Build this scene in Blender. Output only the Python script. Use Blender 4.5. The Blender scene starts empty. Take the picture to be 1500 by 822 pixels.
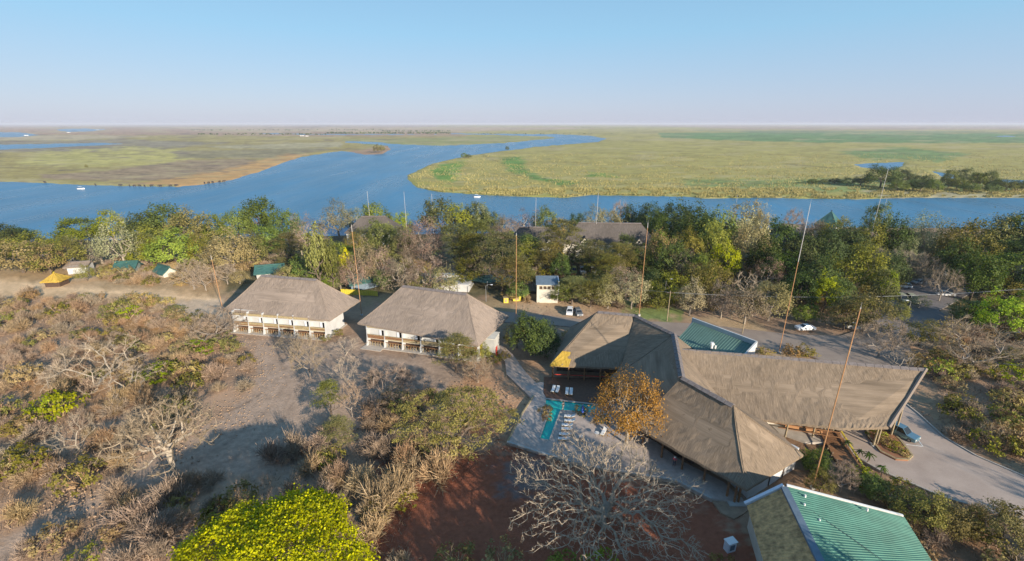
import bpy, math, random
import numpy as np
from mathutils import Vector, Matrix

# ------------------------------------------------------------------ camera, sky, sun
sc = bpy.context.scene
COL = sc.collection
R = math.radians
FOC = 670.0                       # focal length in photo pixels (photo 1500 wide)
TH = math.atan(230 / 670)         # camera pitch below the horizon
CT, ST = math.cos(TH), math.sin(TH)
H = 50.0
HAZE = 7e-5
cam_d = bpy.data.cameras.new('camera')
cam = bpy.data.objects.new('camera', cam_d); COL.objects.link(cam)
cam.location = (0, 0, H)
cam.rotation_euler = (math.pi / 2 - TH, 0, 0)
cam_d.sensor_width = 36; cam_d.lens = 36 * FOC / 1500
cam_d.clip_start = 0.5; cam_d.clip_end = 250000
sc.camera = cam

SUN_EL = R(17); SUN_AZ = (0.60, -0.80)      # horizontal direction towards the sun
w = bpy.data.worlds.new('World'); sc.world = w; w.use_nodes = True
nt = w.node_tree; nt.nodes.clear()
out = nt.nodes.new('ShaderNodeOutputWorld'); bg = nt.nodes.new('ShaderNodeBackground')
sky = nt.nodes.new('ShaderNodeTexSky'); sky.sky_type = 'NISHITA'; sky.sun_disc = False
sky.sun_elevation = SUN_EL; sky.sun_rotation = math.atan2(SUN_AZ[0], SUN_AZ[1])
sky.air_density = 1.0; sky.dust_density = 1.4; sky.ozone_density = 1.6; sky.altitude = 900
bg.inputs[1].default_value = 0.073
# clean winter air: the low sun's yellow horizon is cooled to the photograph's pale lavender blue
geo = nt.nodes.new('ShaderNodeNewGeometry'); sx = nt.nodes.new('ShaderNodeSeparateXYZ'); tcw = nt.nodes.new('ShaderNodeTexCoord')
nt.links.new(tcw.outputs['Generated'], sx.inputs[0])
rp = nt.nodes.new('ShaderNodeValToRGB'); rp.color_ramp.elements[0].position = 0; rp.color_ramp.elements[0].color = (4.6, 4.9, 6.3, 1)
rp.color_ramp.elements[1].position = .5; rp.color_ramp.elements[1].color = (1.25, 2.9, 5.2, 1)
e_ = rp.color_ramp.elements.new(.16); e_.color = (2.75, 5.05, 7.1, 1)
nt.links.new(sx.outputs[2], rp.inputs[0])
mxw = nt.nodes.new('ShaderNodeMix'); mxw.data_type = 'RGBA'; mxw.inputs['Factor'].default_value = .8
nt.links.new(sky.outputs[0], mxw.inputs['A']); nt.links.new(rp.outputs[0], mxw.inputs['B'])
nt.links.new(mxw.outputs['Result'], bg.inputs[0]); nt.links.new(bg.outputs[0], out.inputs[0])
sd_ = bpy.data.lights.new('sun', 'SUN'); sd_.energy = 5.0; sd_.angle = R(0.5); sd_.color = (1.0, 0.86, 0.69)
sun = bpy.data.objects.new('sun', sd_); COL.objects.link(sun)
v = Vector((SUN_AZ[0] * math.cos(SUN_EL), SUN_AZ[1] * math.cos(SUN_EL), math.sin(SUN_EL)))
sun.rotation_euler = v.to_track_quat('Z', 'Y').to_euler()
sc.view_settings.view_transform = 'Standard'; sc.view_settings.look = 'None'
sc.view_settings.exposure = 0.80; sc.view_settings.gamma = 1.0
sc.cycles.max_bounces = 5; sc.cycles.diffuse_bounces = 2; sc.cycles.glossy_bounces = 2
sc.cycles.transparent_max_bounces = 6; sc.cycles.volume_bounces = 0; sc.cycles.transmission_bounces = 3
sc.cycles.use_denoising = True

# ------------------------------------------------------------------ projection helpers (photo pixels <-> world)
def pr(X, Y, Z):
    d = Y * CT + (H - Z) * ST; u = Y * ST - (H - Z) * CT
    return 750 + FOC * X / d, 411 - FOC * u / d
def un(px, py, z=0.0):
    a = (px - 750) / FOC; b = (411 - py) / FOC
    dy = CT + b * ST; dz = -ST + b * CT
    t = (z - H) / dz
    return a * t, dy * t
def smooth(a, b, x):
    t = min(1, max(0, (x - a) / (b - a))); return t * t * (3 - 2 * t)
def gz(Y): return -9.2 * smooth(165, 250, Y)
def G(px, py):
    z = 0.0
    for _ in range(8):
        x, y = un(px, py, z); z = gz(y)
    return Vector((x, y, z))
def V3(px, py, z): x, y = un(px, py, z); return Vector((x, y, z))

# ------------------------------------------------------------------ materials
MATS = {}
def new_mat(name):
    m = bpy.data.materials.new(name); m.use_nodes = True; MATS[name] = m
    return m, m.node_tree, m.node_tree.nodes['Principled BSDF']
def node(nt, t, **k):
    n = nt.nodes.new(t)
    for a, b in k.items(): setattr(n, a, b)
    return n
def noise(nt, scale, detail=4, rough=.55, coord=None, stretch=None):
    n = node(nt, 'ShaderNodeTexNoise'); n.inputs['Scale'].default_value = scale
    n.inputs['Detail'].default_value = detail; n.inputs['Roughness'].default_value = rough
    if coord is not None:
        if stretch:
            mp = node(nt, 'ShaderNodeMapping'); mp.inputs['Scale'].default_value = stretch
            nt.links.new(coord, mp.inputs[0]); coord = mp.outputs[0]
        nt.links.new(coord, n.inputs['Vector'])
    return n
def ramp(nt, fac, stops):
    r = node(nt, 'ShaderNodeValToRGB'); el = r.color_ramp.elements
    while len(el) < len(stops): el.new(0.5)
    for e, (p, c) in zip(el, stops): e.position = p; e.color = (*c, 1) if len(c) == 3 else c
    nt.links.new(fac, r.inputs[0]); return r.outputs[0]
def mix(nt, fac, a, b, mode='MIX'):
    n = node(nt, 'ShaderNodeMix', data_type='RGBA', blend_type=mode)
    for s, val in ((n.inputs['Factor'], fac), (n.inputs['A'], a), (n.inputs['B'], b)):
        if isinstance(val, (int, float)): s.default_value = val
        elif isinstance(val, tuple): s.default_value = (*val, 1)
        else: nt.links.new(val, s)
    return n.outputs['Result']
def math_(nt, op, a, b=None):
    n = node(nt, 'ShaderNodeMath', operation=op)
    for s, val in zip(n.inputs, (a, b)):
        if val is None: continue
        if isinstance(val, (int, float)): s.default_value = val
        else: nt.links.new(val, s)
    return n.outputs[0]
def bump(nt, bs, h, strength, dist=0.1):
    b = node(nt, 'ShaderNodeBump'); b.inputs['Strength'].default_value = strength; b.inputs['Distance'].default_value = dist
    nt.links.new(h, b.inputs['Height']); nt.links.new(b.outputs[0], bs.inputs['Normal'])
def sc3(c, k): return tuple(min(1, x * k) for x in c)
def M(name, col=None, rough=.8, var=.18, scale=1.5, bmp=.2, metallic=0.0, spec=None):
    if name in MATS: return MATS[name]
    m, nt, bs = new_mat(name)
    tc = node(nt, 'ShaderNodeTexCoord')
    n = noise(nt, scale, 5, .6, tc.outputs['Object'])
    c = ramp(nt, n.outputs['Fac'], [(.3, sc3(col, 1 - var)), (.7, sc3(col, 1 + var))])
    nt.links.new(c, bs.inputs['Base Color'])
    bs.inputs['Roughness'].default_value = rough; bs.inputs['Metallic'].default_value = metallic
    if spec is not None: bs.inputs['Specular IOR Level'].default_value = spec
    if bmp: bump(nt, bs, noise(nt, scale * 12, 3, .6, tc.outputs['Object']).outputs['Fac'], bmp, .05)
    return m
def thatch_mat(name, a, b, moss=0.0, ushadow=7.0):
    m, nt, bs = new_mat(name)
    uv = node(nt, 'ShaderNodeUVMap').outputs[0]
    tc = node(nt, 'ShaderNodeTexCoord').outputs['Object']
    fine = noise(nt, 1.0, 6, .7, uv, (9, .8, 1))
    mid = noise(nt, 1.0, 5, .7, uv, (3.2, .28, 1))
    big = noise(nt, .12, 4, .6, tc)
    f = math_(nt, 'ADD', math_(nt, 'MULTIPLY', fine.outputs['Fac'], .6), math_(nt, 'ADD', math_(nt, 'MULTIPLY', mid.outputs['Fac'], .24), math_(nt, 'MULTIPLY', big.outputs['Fac'], .2)))
    c = ramp(nt, f, [(.40, sc3(a, .6)), (.52, a), (.64, b)])
    if moss:
        mo = noise(nt, .6, 5, .7, tc)
        c = mix(nt, math_(nt, 'MULTIPLY', math_(nt, 'GREATER_THAN', mo.outputs['Fac'], 1 - moss), .6), c, (.26, .2, .06))
    nt.links.new(c, bs.inputs['Base Color']); bs.inputs['Roughness'].default_value = .95
    bs.inputs['Specular IOR Level'].default_value = .1
    bump(nt, bs, noise(nt, 1.0, 6, .75, uv, (14, 1.6, 1)).outputs['Fac'], .8, .12)
    return m
def leaf_mat(name, dark, light, hue=.12, transl=.25, rough=.6, vary=1.0):
    """foliage: colour varies per leaf clump (attribute 'tint') and per tree"""
    m, nt, bs = new_mat(name)
    at = node(nt, 'ShaderNodeAttribute'); at.attribute_name = 'tint'
    oi = node(nt, 'ShaderNodeObjectInfo')
    c = ramp(nt, at.outputs['Fac'], [(0.0, dark), (1.0, light)])
    hs = node(nt, 'ShaderNodeHueSaturation')
    nt.links.new(c, hs.inputs['Color'])
    r = oi.outputs['Random']
    nt.links.new(math_(nt, 'ADD', math_(nt, 'MULTIPLY', r, .05 * vary), .5 - .025 * vary), hs.inputs['Hue'])
    r2 = math_(nt, 'FRACT', math_(nt, 'MULTIPLY', r, 7.13))
    nt.links.new(math_(nt, 'ADD', math_(nt, 'MULTIPLY', r2, .55 * vary), 1.05 - .25 * vary), hs.inputs['Value'])
    r3 = math_(nt, 'FRACT', math_(nt, 'MULTIPLY', r, 13.7))
    nt.links.new(math_(nt, 'ADD', math_(nt, 'MULTIPLY', r3, .3 * vary), 1.08 - .2 * vary), hs.inputs['Saturation'])
    nt.links.new(hs.outputs[0], bs.inputs['Base Color'])
    bs.inputs['Roughness'].default_value = rough; bs.inputs['Specular IOR Level'].default_value = .2
    if transl:
        tr = node(nt, 'ShaderNodeBsdfTranslucent'); nt.links.new(hs.outputs[0], tr.inputs[0])
        mx = node(nt, 'ShaderNodeMixShader'); mx.inputs[0].default_value = transl
        nt.links.new(bs.outputs[0], mx.inputs[1]); nt.links.new(tr.outputs[0], mx.inputs[2])
        nt.links.new(mx.outputs[0], nt.nodes['Material Output'].inputs[0])
    return m

thatch_mat('thatch_grey', (.245, .20, .165), (.325, .265, .22))
thatch_mat('thatch_tan', (.215, .168, .122), (.31, .243, .178))
thatch_mat('thatch_dark', (.105, .093, .085), (.175, .152, .138))
thatch_mat('thatch_new', (.42, .28, .05), (.62, .44, .1))
M('white_wall', (.49, .50, .50), .85, .12, .5)
M('cream_wall', (.55, .52, .44), .85, .12, .6)
M('grey_plaster', (.40, .40, .38), .85, .15, .6)
M('ridge_grey', (.16, .14, .135), .9, .25, 2)
M('tan_board', (.34, .27, .15), .8, .25, 2)
M('brown_wood', (.22, .11, .05), .75, .3, 3)
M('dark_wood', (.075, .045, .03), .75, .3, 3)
M('pole_wood', (.30, .24, .15), .8, .25, 2)
M('white_paint', (.68, .68, .66), .5, .05, 2, .05)
M('curtain', (.62, .66, .72), .8, .08, 4, .1)
M('window_glass', (.02, .025, .03), .12, .1, 2, 0)
M('mast_orange', (.42, .22, .10), .6, .1, 3, 0)
M('mast_white', (.5, .48, .46), .6, .06, 3, 0)
M('metal_grey', (.30, .31, .32), .45, .1, 3, 0, .5)
M('deck_paving', (.40, .34, .30), .85, .2, 1.2, .3)
M('deck_wood', (.12, .06, .035), .7, .3, 2)
M('kerb', (.42, .38, .33), .9, .15, 1.5)
M('tyre', (.02, .02, .02), .8, .1, 3, 0)
M('car_white', (.75, .76, .77), .25, .03, 2, 0)
M('car_silver', (.32, .35, .38), .28, .04, 2, 0, .6)
M('car_blue', (.16, .30, .38), .25, .04, 2, 0, .5)
M('car_yellow', (.55, .52, .12), .4, .04, 2, 0)
M('car_khaki', (.30, .30, .20), .5, .08, 2, 0)
M('lamp_glass', (.7, .65, .6), .2, .05, 2, 0)
M('red_door', (.55, .05, .03), .6, .1, 2)
M('yellow_paint', (.62, .50, .05), .6, .15, 1)
M('teal_roof', (.035, .105, .095), .6, .25, .5)
M('blue_grey', (.12, .17, .22), .7, .15, 1)
M('bark_pale', (.34, .29, .225), .9, .25, 1.5, .5)
M('bark_grey', (.25, .215, .18), .9, .25, 1.5, .5)
M('bark_brown', (.13, .10, .075), .9, .25, 1.5, .5)
M('stone', (.30, .21, .14), .9, .25, 1)
M('blue_cloth', (.05, .12, .5), .8, .1, 3)
M('pink_cloth', (.7, .06, .15), .8, .1, 3)
M('pale_cloth', (.65, .58, .50), .8, .1, 3)
M('dark_cloth', (.05, .05, .08), .8, .1, 3)
M('skin', (.28, .15, .09), .6, .05, 3, 0)
M('hair', (.03, .02, .015), .8, .05, 3, 0)
M('animal_hide', (.05, .04, .04), .8, .2, 2)
M('boat_white', (.78, .78, .78), .4, .05, 1, 0)
M('brown_earth', (.26, .12, .06), .95, .3, .7, .4)
M('teal_metal', (.062, .19, .14), .65, .24, .5, .05)
M('bin_grey', (.2, .25, .24), .6, .1, 1)

def water_mat(name, col, rough, bscale, bstr, stretch=(1, 1, 1)):
    m, nt, bs = new_mat(name)
    tc = node(nt, 'ShaderNodeTexCoord').outputs['Object']
    big = noise(nt, .012, 5, .65, tc, (1, .5, 1)); st = noise(nt, .03, 5, .7, tc, (1, .12, 1))
    f = math_(nt, 'ADD', math_(nt, 'MULTIPLY', big.outputs['Fac'], .5), math_(nt, 'MULTIPLY', st.outputs['Fac'], .5))
    c = ramp(nt, f, [(.36, sc3(col, .72)), (.5, col), (.64, sc3(col, 1.3))])
    if rough > .2: nt.links.new(math_(nt, 'ADD', math_(nt, 'MULTIPLY', st.outputs['Fac'], .45), .08), bs.inputs['Roughness'])
    nt.links.new(c, bs.inputs['Base Color'])
    bs.inputs['IOR'].default_value = 1.33
    if rough <= .2: bs.inputs['Roughness'].default_value = rough
    n = noise(nt, bscale, 5, .65, tc, stretch)
    bump(nt, bs, n.outputs['Fac'], bstr, .6)
    return m
water_mat('river_water', (.034, .165, .29), .3, .35, .8, (1, .45, 1))
water_mat('pool_water', (.02, .50, .43), .12, 1.5, .1)

# ------------------------------------------------------------------ mesh building
def new_obj(name, me, mat=None, parent=None):
    o = bpy.data.objects.new(name, me); COL.objects.link(o)
    if mat is not None:
        for mm in (mat if isinstance(mat, (list, tuple)) else [mat]): me.materials.append(MATS[mm] if isinstance(mm, str) else mm)
    if parent is not None: o.parent = parent
    return o
def tag(o, label=None, cat=None, group=None, kind=None):
    if label: o['label'] = label
    if cat: o['category'] = cat
    if group: o['group'] = group
    if kind: o['kind'] = kind
    return o
def empty(name, loc=(0, 0, 0), rz=0, label=None, cat=None, group=None):
    o = bpy.data.objects.new(name, None); COL.objects.link(o); o.location = loc; o.rotation_euler = (0, 0, rz)
    o.empty_display_size = .3
    return tag(o, label, cat, group)
class MB:
    def __init__(s): s.v = []; s.f = []; s.uv = {}; s.mi = {}
    def face(s, pts, uv=None, mi=0):
        b = len(s.v); s.v += [tuple(p) for p in pts]; s.f.append(tuple(range(b, b + len(pts))))
        if uv: s.uv[len(s.f) - 1] = uv
        if mi: s.mi[len(s.f) - 1] = mi
    def box(s, x0, x1, y0, y1, z0, z1, mi=0):
        b = len(s.v)
        s.v += [(x0, y0, z0), (x1, y0, z0), (x1, y1, z0), (x0, y1, z0), (x0, y0, z1), (x1, y0, z1), (x1, y1, z1), (x0, y1, z1)]
        for q in ((0, 3, 2, 1), (4, 5, 6, 7), (0, 1, 5, 4), (1, 2, 6, 5), (2, 3, 7, 6), (3, 0, 4, 7)):
            if mi: s.mi[len(s.f)] = mi
            s.f.append(tuple(b + i for i in q))
        return s
    def prism(s, poly, z0, z1, caps=True):
        """vertical prism over polygon of (x,y); z0/z1 may be lists"""
        n = len(poly); b = len(s.v)
        a = z0 if isinstance(z0, (list, tuple)) else [z0] * n; c = z1 if isinstance(z1, (list, tuple)) else [z1] * n
        s.v += [(p[0], p[1], a[i]) for i, p in enumerate(poly)] + [(p[0], p[1], c[i]) for i, p in enumerate(poly)]
        area = sum(poly[i][0] * poly[(i + 1) % n][1] - poly[(i + 1) % n][0] * poly[i][1] for i in range(n))
        for i in range(n):
            j = (i + 1) % n
            s.f.append((b + i, b + j, b + n + j, b + n + i) if area > 0 else (b + j, b + i, b + n + i, b + n + j))
        t = tuple(range(b + n, b + 2 * n)); u = tuple(range(b + n - 1, b - 1, -1))
        if area < 0: t = t[::-1]; u = u[::-1]
        if caps: s.f += [t, u]
        return s
    def tube(s, pts, rad, n=5, cap=True):
        pts = [Vector(p) for p in pts]
        if not isinstance(rad, (list, tuple)): rad = [rad] * len(pts)
        b = len(s.v)
        for i, p in enumerate(pts):
            d = (pts[min(i + 1, len(pts) - 1)] - pts[max(i - 1, 0)]).normalized()
            a = Vector((0, 0, 1)) if abs(d.z) < .9 else Vector((1, 0, 0))
            x = d.cross(a).normalized(); y = d.cross(x)
            for k in range(n):
                t = 2 * math.pi * k / n
                s.v.append(tuple(p + rad[i] * (x * math.cos(t) + y * math.sin(t))))
        for i in range(len(pts) - 1):
            for k in range(n):
                s.f.append((b + i * n + k, b + i * n + (k + 1) % n, b + (i + 1) * n + (k + 1) % n, b + (i + 1) * n + k))
        if cap:
            s.f.append(tuple(b + k for k in range(n - 1, -1, -1))); s.f.append(tuple(b + (len(pts) - 1) * n + k for k in range(n)))
        return s
    def beam(s, p, q, wd, ht):
        p, q = Vector(p), Vector(q); d = (q - p).normalized()
        up = Vector((0, 0, 1)) if abs(d.z) < .95 else Vector((0, 1, 0))
        x = d.cross(up).normalized() * wd / 2; y = x.normalized().cross(d) * ht / 2
        b = len(s.v); s.v += [tuple(c + e) for c in (p, q) for e in (-x - y, x - y, x + y, -x + y)]
        for k in ((0, 1, 2, 3), (7, 6, 5, 4), (0, 4, 5, 1), (1, 5, 6, 2), (2, 6, 7, 3), (3, 7, 4, 0)): s.f.append(tuple(b + i for i in k))
        return s
    def mesh(s, name, smooth_=False):
        me = bpy.data.meshes.new(name); me.from_pydata(s.v, [], s.f)
        if s.uv:
            l = me.uv_layers.new(name='UVMap').data
            for p in me.polygons:
                if p.index in s.uv:
                    for k, li in enumerate(p.loop_indices): l[li].uv = s.uv[p.index][k]
        for k, m in s.mi.items(): me.polygons[k].material_index = m
        if smooth_: me.polygons.foreach_set('use_smooth', [True] * len(me.polygons))
        me.update(); return me
    def obj(s, name, mat, parent=None, smooth_=False, bevel=0):
        o = new_obj(name, s.mesh(name, smooth_), mat, parent)
        if bevel:
            b = o.modifiers.new('bevel', 'BEVEL'); b.width = bevel; b.segments = 2; b.limit_method = 'ANGLE'
        return o
def copy_tree(root, loc=None, rz=None, scale=None):
    r = root.copy(); COL.objects.link(r)
    def rec(a, b):
        for ch in a.children:
            c = ch.copy(); COL.objects.link(c); c.parent = b; rec(ch, c)
    rec(root, r)
    if loc is not None: r.location = loc
    if rz is not None: r.rotation_euler = (0, 0, rz)
    if scale is not None: r.scale = scale if hasattr(scale, '__len__') else (scale,) * 3
    return r
def quads_mesh(name, P, tint=None):
    """P: (n,4,3) array of quads; tint: per-quad value"""
    n = len(P); me = bpy.data.meshes.new(name)
    me.vertices.add(4 * n); me.vertices.foreach_set('co', P.reshape(-1).astype(np.float32))
    me.loops.add(4 * n); me.loops.foreach_set('vertex_index', np.arange(4 * n, dtype=np.int32))
    me.polygons.add(n); me.polygons.foreach_set('loop_start', np.arange(0, 4 * n, 4, dtype=np.int32))
    if tint is not None:
        a = me.attributes.new('tint', 'FLOAT', 'FACE'); a.data.foreach_set('value', np.clip(tint, 0, 1).astype(np.float32))
    me.update(calc_edges=True); return me

# ------------------------------------------------------------------ THE SETTING: ground sheet with river bed, water, sky
def seg_sd(px, py, poly, ys=1.0):
    """signed distance (positive inside) of points to polygon; y scaled by ys"""
    poly = np.array(poly, float) * (1, ys); q = py * ys
    d2 = np.full(px.shape, 1e18); ins = np.zeros(px.shape, bool)
    n = len(poly)
    for i in range(n):
        ax, ay = poly[i]; bx, by = poly[(i + 1) % n]
        ex, ey = bx - ax, by - ay; wx, wy = px - ax, q - ay
        t = np.clip((wx * ex + wy * ey) / (ex * ex + ey * ey + 1e-12), 0, 1)
        dx, dy = wx - t * ex, wy - t * ey
        d2 = np.minimum(d2, dx * dx + dy * dy)
        c = ((ay > q) != (by > q)) & (px < (bx - ax) * (q - ay) / (by - ay + 1e-12) + ax)
        ins ^= c
    d = np.sqrt(d2); return np.where(ins, d, -d)
WATER = [
 [(-900, 268), (-200, 266), (0, 266), (60, 268), (120, 271), (200, 273), (262, 274), (330, 266), (380, 252), (410, 240), (440, 230), (480, 224), (500, 221), (520, 223.5),
  (533, 227), (560, 226), (573, 219.5), (568, 214), (545, 211), (505, 208.8), (505, 207), (550, 208), (590, 212), (650, 213.5), (700, 211.5), (760, 208), (800, 203.5), (813, 202), (800, 199.8), (713, 197.5),
  (660, 196.6), (660, 195.4), (720, 196), (813, 197), (860, 198.5), (888, 203), (877, 208), (787, 215), (733, 222), (687, 228), (633, 240), (597, 257), (597, 263),
  (610, 275), (640, 281), (733, 287), (827, 290), (867, 286), (1000, 288), (1030, 291), (1100, 290), (1180, 291), (1250, 292), (1330, 290), (1420, 290), (1500, 290), (2400, 291),
  (2400, 336), (1500, 336), (1250, 333), (1000, 338), (700, 342), (400, 347), (0, 356), (-900, 360)],
 [(-60, 213), (60, 211), (140, 209.5), (195, 210.5), (120, 214), (60, 217), (-60, 221)],
 [(82, 190), (120, 188), (158, 189.5), (140, 192), (100, 193.5)],
 [(-60, 193), (30, 194), (60, 198), (20, 201), (-60, 202)],
 [(1250, 241), (1275, 239), (1325, 237.5), (1322, 243), (1310, 249), (1295, 250), (1262, 245)],
 [(1365, 251), (1400, 256), (1415, 262), (1385, 261)],
 [(1462, 263), (1530, 264), (1530, 269), (1470, 267)],
 [(1450, 200), (1475, 198.8), (1488, 200.2), (1470, 201)],
 [(380, 195.2), (500, 196.6), (640, 196.4), (640, 197), (480, 197.8), (380, 196.2)],
]
WL = -10.0
def noise2(x, y, seed=0):
    """cheap smooth value noise, numpy"""
    xi = np.floor(x).astype(np.int64); yi = np.floor(y).astype(np.int64); fx = x - xi; fy = y - yi
    fx = fx * fx * (3 - 2 * fx); fy = fy * fy * (3 - 2 * fy)
    def h(a, b):
        n = (a * 374761393 + b * 668265263 + seed * 982451653) & 0x7fffffff
        n = ((n ^ (n >> 13)) * 1274126177) & 0x7fffffff
        return ((n ^ (n >> 16)) & 0xffff) / 65535.0
    return (h(xi, yi) * (1 - fx) + h(xi + 1, yi) * fx) * (1 - fy) + (h(xi, yi + 1) * (1 - fx) + h(xi + 1, yi + 1) * fx) * fy
def fbm(x, y, o=4, seed=0):
    s = 0; a = .5
    for k in range(o): s = s + a * noise2(x * 2 ** k, y * 2 ** k, seed + k); a *= .5
    return s / (1 - .5 ** o)

# land cover: (polygon in photo pixels on the ground, colour, feather px, noise amount)
COVER = [
 # far plains
 ([(-900, 180.6), (2400, 180.6), (2400, 186), (-900, 186)], (.36, .28, .22), 2, .5),
 ([(640, 182), (2400, 182), (2400, 300), (590, 300), (560, 250), (700, 205)], (.35, .31, .10), 4, .5),
 ([(250, 186), (700, 186), (900, 188), (660, 194), (300, 194)], (.42, .32, .21), 2, .5),
 ([(900, 183), (1500, 184), (2400, 184), (2400, 190), (1100, 190)], (.36, .27, .19), 2, .6),
 ([(965, 195), (1100, 194), (2400, 199), (2400, 212), (1200, 209), (1040, 205), (970, 202)], (.13, .23, .08), 1.5, .6),
 ([(1000, 191), (1500, 193), (2400, 193), (2400, 196), (1100, 194)], (.17, .22, .10), 1, .5),
 ([(1230, 222), (1320, 216), (1420, 226), (1380, 236), (1260, 232)], (.17, .25, .09), 5, .6),
 ([(650, 240), (680, 236), (672, 252), (665, 268), (640, 262), (632, 250)], (.14, .26, .05), 4, .7),
 ([(730, 232), (760, 228), (770, 245), (790, 258), (845, 268), (830, 273), (780, 262), (745, 250)], (.12, .23, .05), 4, .8),
 ([(860, 252), (900, 256), (905, 260), (860, 258)], (.13, .24, .05), 3, .7),
 ([(600, 262), (700, 277), (827, 284), (1000, 282), (1250, 286), (2400, 286), (2400, 292), (1000, 292), (800, 292), (600, 282)], (.34, .32, .09), 4, .4),
 ([(1000, 262), (1130, 262), (1300, 265), (2400, 270), (2400, 284), (1200, 280), (1000, 272)], (.22, .27, .09), 6, .8),
 ([(1260, 278), (1330, 280), (1500, 284), (1500, 292), (1300, 292)], (.38, .34, .20), 3, .5),
 # left flood plain
 ([(-900, 200), (300, 198), (500, 200), (820, 198), (560, 215), (440, 232), (330, 268), (-900, 268)], (.33, .275, .10), 3, .6),
 ([(-900, 200), (100, 198), (230, 200), (120, 205), (-900, 208)], (.42, .35, .22), 2, .4),
 ([(-900, 208), (200, 205), (330, 210), (200, 222), (-900, 232)], (.25, .22, .15), 3, .6),
 ([(50, 225), (200, 216), (290, 220), (280, 236), (120, 244), (30, 240)], (.42, .38, .13), 8, .7),
 ([(160, 250), (260, 236), (360, 232), (400, 240), (330, 256), (200, 266), (60, 262), (60, 256)], (.30, .225, .14), 4, .9),
 ([(300, 214), (500, 208), (500, 216), (330, 218)], (.36, .32, .19), 2, .8),
 ([(250, 222), (470, 216), (480, 220), (400, 232), (260, 232)], (.26, .23, .13), 4, .7),
 ([(200, 270), (330, 248), (420, 226), (450, 226), (390, 252), (330, 268), (250, 276), (120, 272)], (.50, .31, .13), 4, .5),
 ([(-900, 262), (0, 262), (120, 267), (260, 271), (260, 276), (-900, 276)], (.33, .29, .12), 2, .5),
 ([(500, 205), (800, 198), (820, 203), (650, 214), (540, 213)], (.27, .28, .11), 2, .5),
 # near land
 ([(-900, 345), (2400, 335), (2400, 470), (-900, 410)], (.13, .115, .06), 8, .6),
 ([(-900, 395), (330, 390), (330, 440), (-900, 430)], (.40, .28, .155), 8, .4),
 ([(-200, 405), (60, 410), (130, 418), (320, 432), (325, 448), (200, 440), (90, 432), (-200, 424)], (.62, .44, .26), 4, .3),
 ([(125, 385), (150, 392), (140, 412), (110, 422), (95, 418), (120, 402)], (.50, .35, .21), 4, .3),
 ([(235, 440), (325, 440), (335, 460), (285, 475), (262, 462)], (.52, .40, .28), 4, .3),
 ([(180, 462), (280, 470), (290, 500), (230, 520), (150, 500)], (.34, .20, .09), 8, .6),
 ([(20, 560), (150, 520), (200, 540), (150, 590), (40, 600)], (.36, .21, .10), 12, .7),
 ([(640, 385), (760, 392), (750, 405), (690, 402), (650, 398)], (.30, .20, .13), 3, .3),
 ([(760, 440), (830, 436), (880, 450), (850, 462), (760, 458), (700, 462)], (.46, .33, .21), 4, .4),
 ([(870, 395), (960, 440), (985, 470), (940, 470), (880, 440)], (.20, .22, .08), 6, .7),
 ([(940, 448), (1005, 455), (1000, 470), (940, 470)], (.19, .24, .08), 3, .5),
 ([(520, 430), (740, 438), (760, 455), (740, 470), (520, 440)], (.32, .24, .14), 5, .5),
 ([(980, 462), (1100, 470), (1130, 485), (1100, 492), (1020, 468)], (.42, .31, .19), 4, .4),
 ([(1110, 505), (1200, 510), (1260, 520), (1240, 540), (1110, 520)], (.34, .25, .16), 5, .5),
 ([(345, 494), (480, 503), (530, 500), (545, 512), (640, 524), (705, 536), (740, 520), (770, 540), (740, 575), (700, 585), (600, 575), (560, 600), (500, 640), (470, 700), (330, 700), (190, 720), (120, 760), (0, 830),
   (-60, 860), (-60, 790), (0, 790), (110, 730), (240, 660), (330, 610), (375, 560), (370, 520)], (.37, .275, .205), 7, .5),
 ([(700, 520), (790, 540), (790, 585), (745, 648), (690, 640), (640, 590)], (.44, .27, .16), 10, .4),
 ([(560, 640), (640, 655), (745, 650), (860, 680), (1050, 735), (1130, 830), (1150, 1000), (520, 1000), (540, 720)], (.29, .105, .058), 14, .35),
 ([(700, 600), (742, 600), (735, 640), (690, 640)], (.46, .21, .10), 8, .5),
 ([(730, 690), (790, 670), (800, 720), (740, 730)], (.18, .14, .13), 10, .3),
 ([(1130, 600), (1230, 620), (1270, 690), (1500, 790), (1500, 1000), (1200, 1000), (1120, 700)], (.24, .15, .09), 8, .6),
 ([(1350, 565), (1500, 640), (1600, 700), (1500, 700), (1400, 640), (1330, 585)], (.38, .25, .15), 6, .5),
]
TRACKS = [([(405, 505), (420, 560), (395, 600), (330, 650), (250, 700), (120, 770), (0, 815)], 5, .78), ([(425, 503), (442, 560), (420, 610), (350, 665), (270, 715), (140, 790), (20, 840)], 5, .78),
 ([(500, 512), (560, 520), (640, 535), (710, 552)], 4, .82), ([(490, 524), (550, 532), (630, 548), (700, 566)], 4, .82), ([(415, 540), (480, 530), (540, 545)], 4, .85), ([(330, 604), (360, 592), (385, 575)], 2.5, .45), ([(540, 601), (580, 596), (610, 592)], 2.5, .5),
 ([(185, 488), (225, 490), (268, 488)], 2.5, .4), ([(175, 492), (150, 486)], 2, .5), ([(600, 700), (680, 720), (760, 760), (820, 822)], 9, .85), ([(0, 412), (120, 424), (320, 440)], 3, 1.25), ([(240, 470), (262, 476), (270, 474)], 2, .5)]
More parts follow.
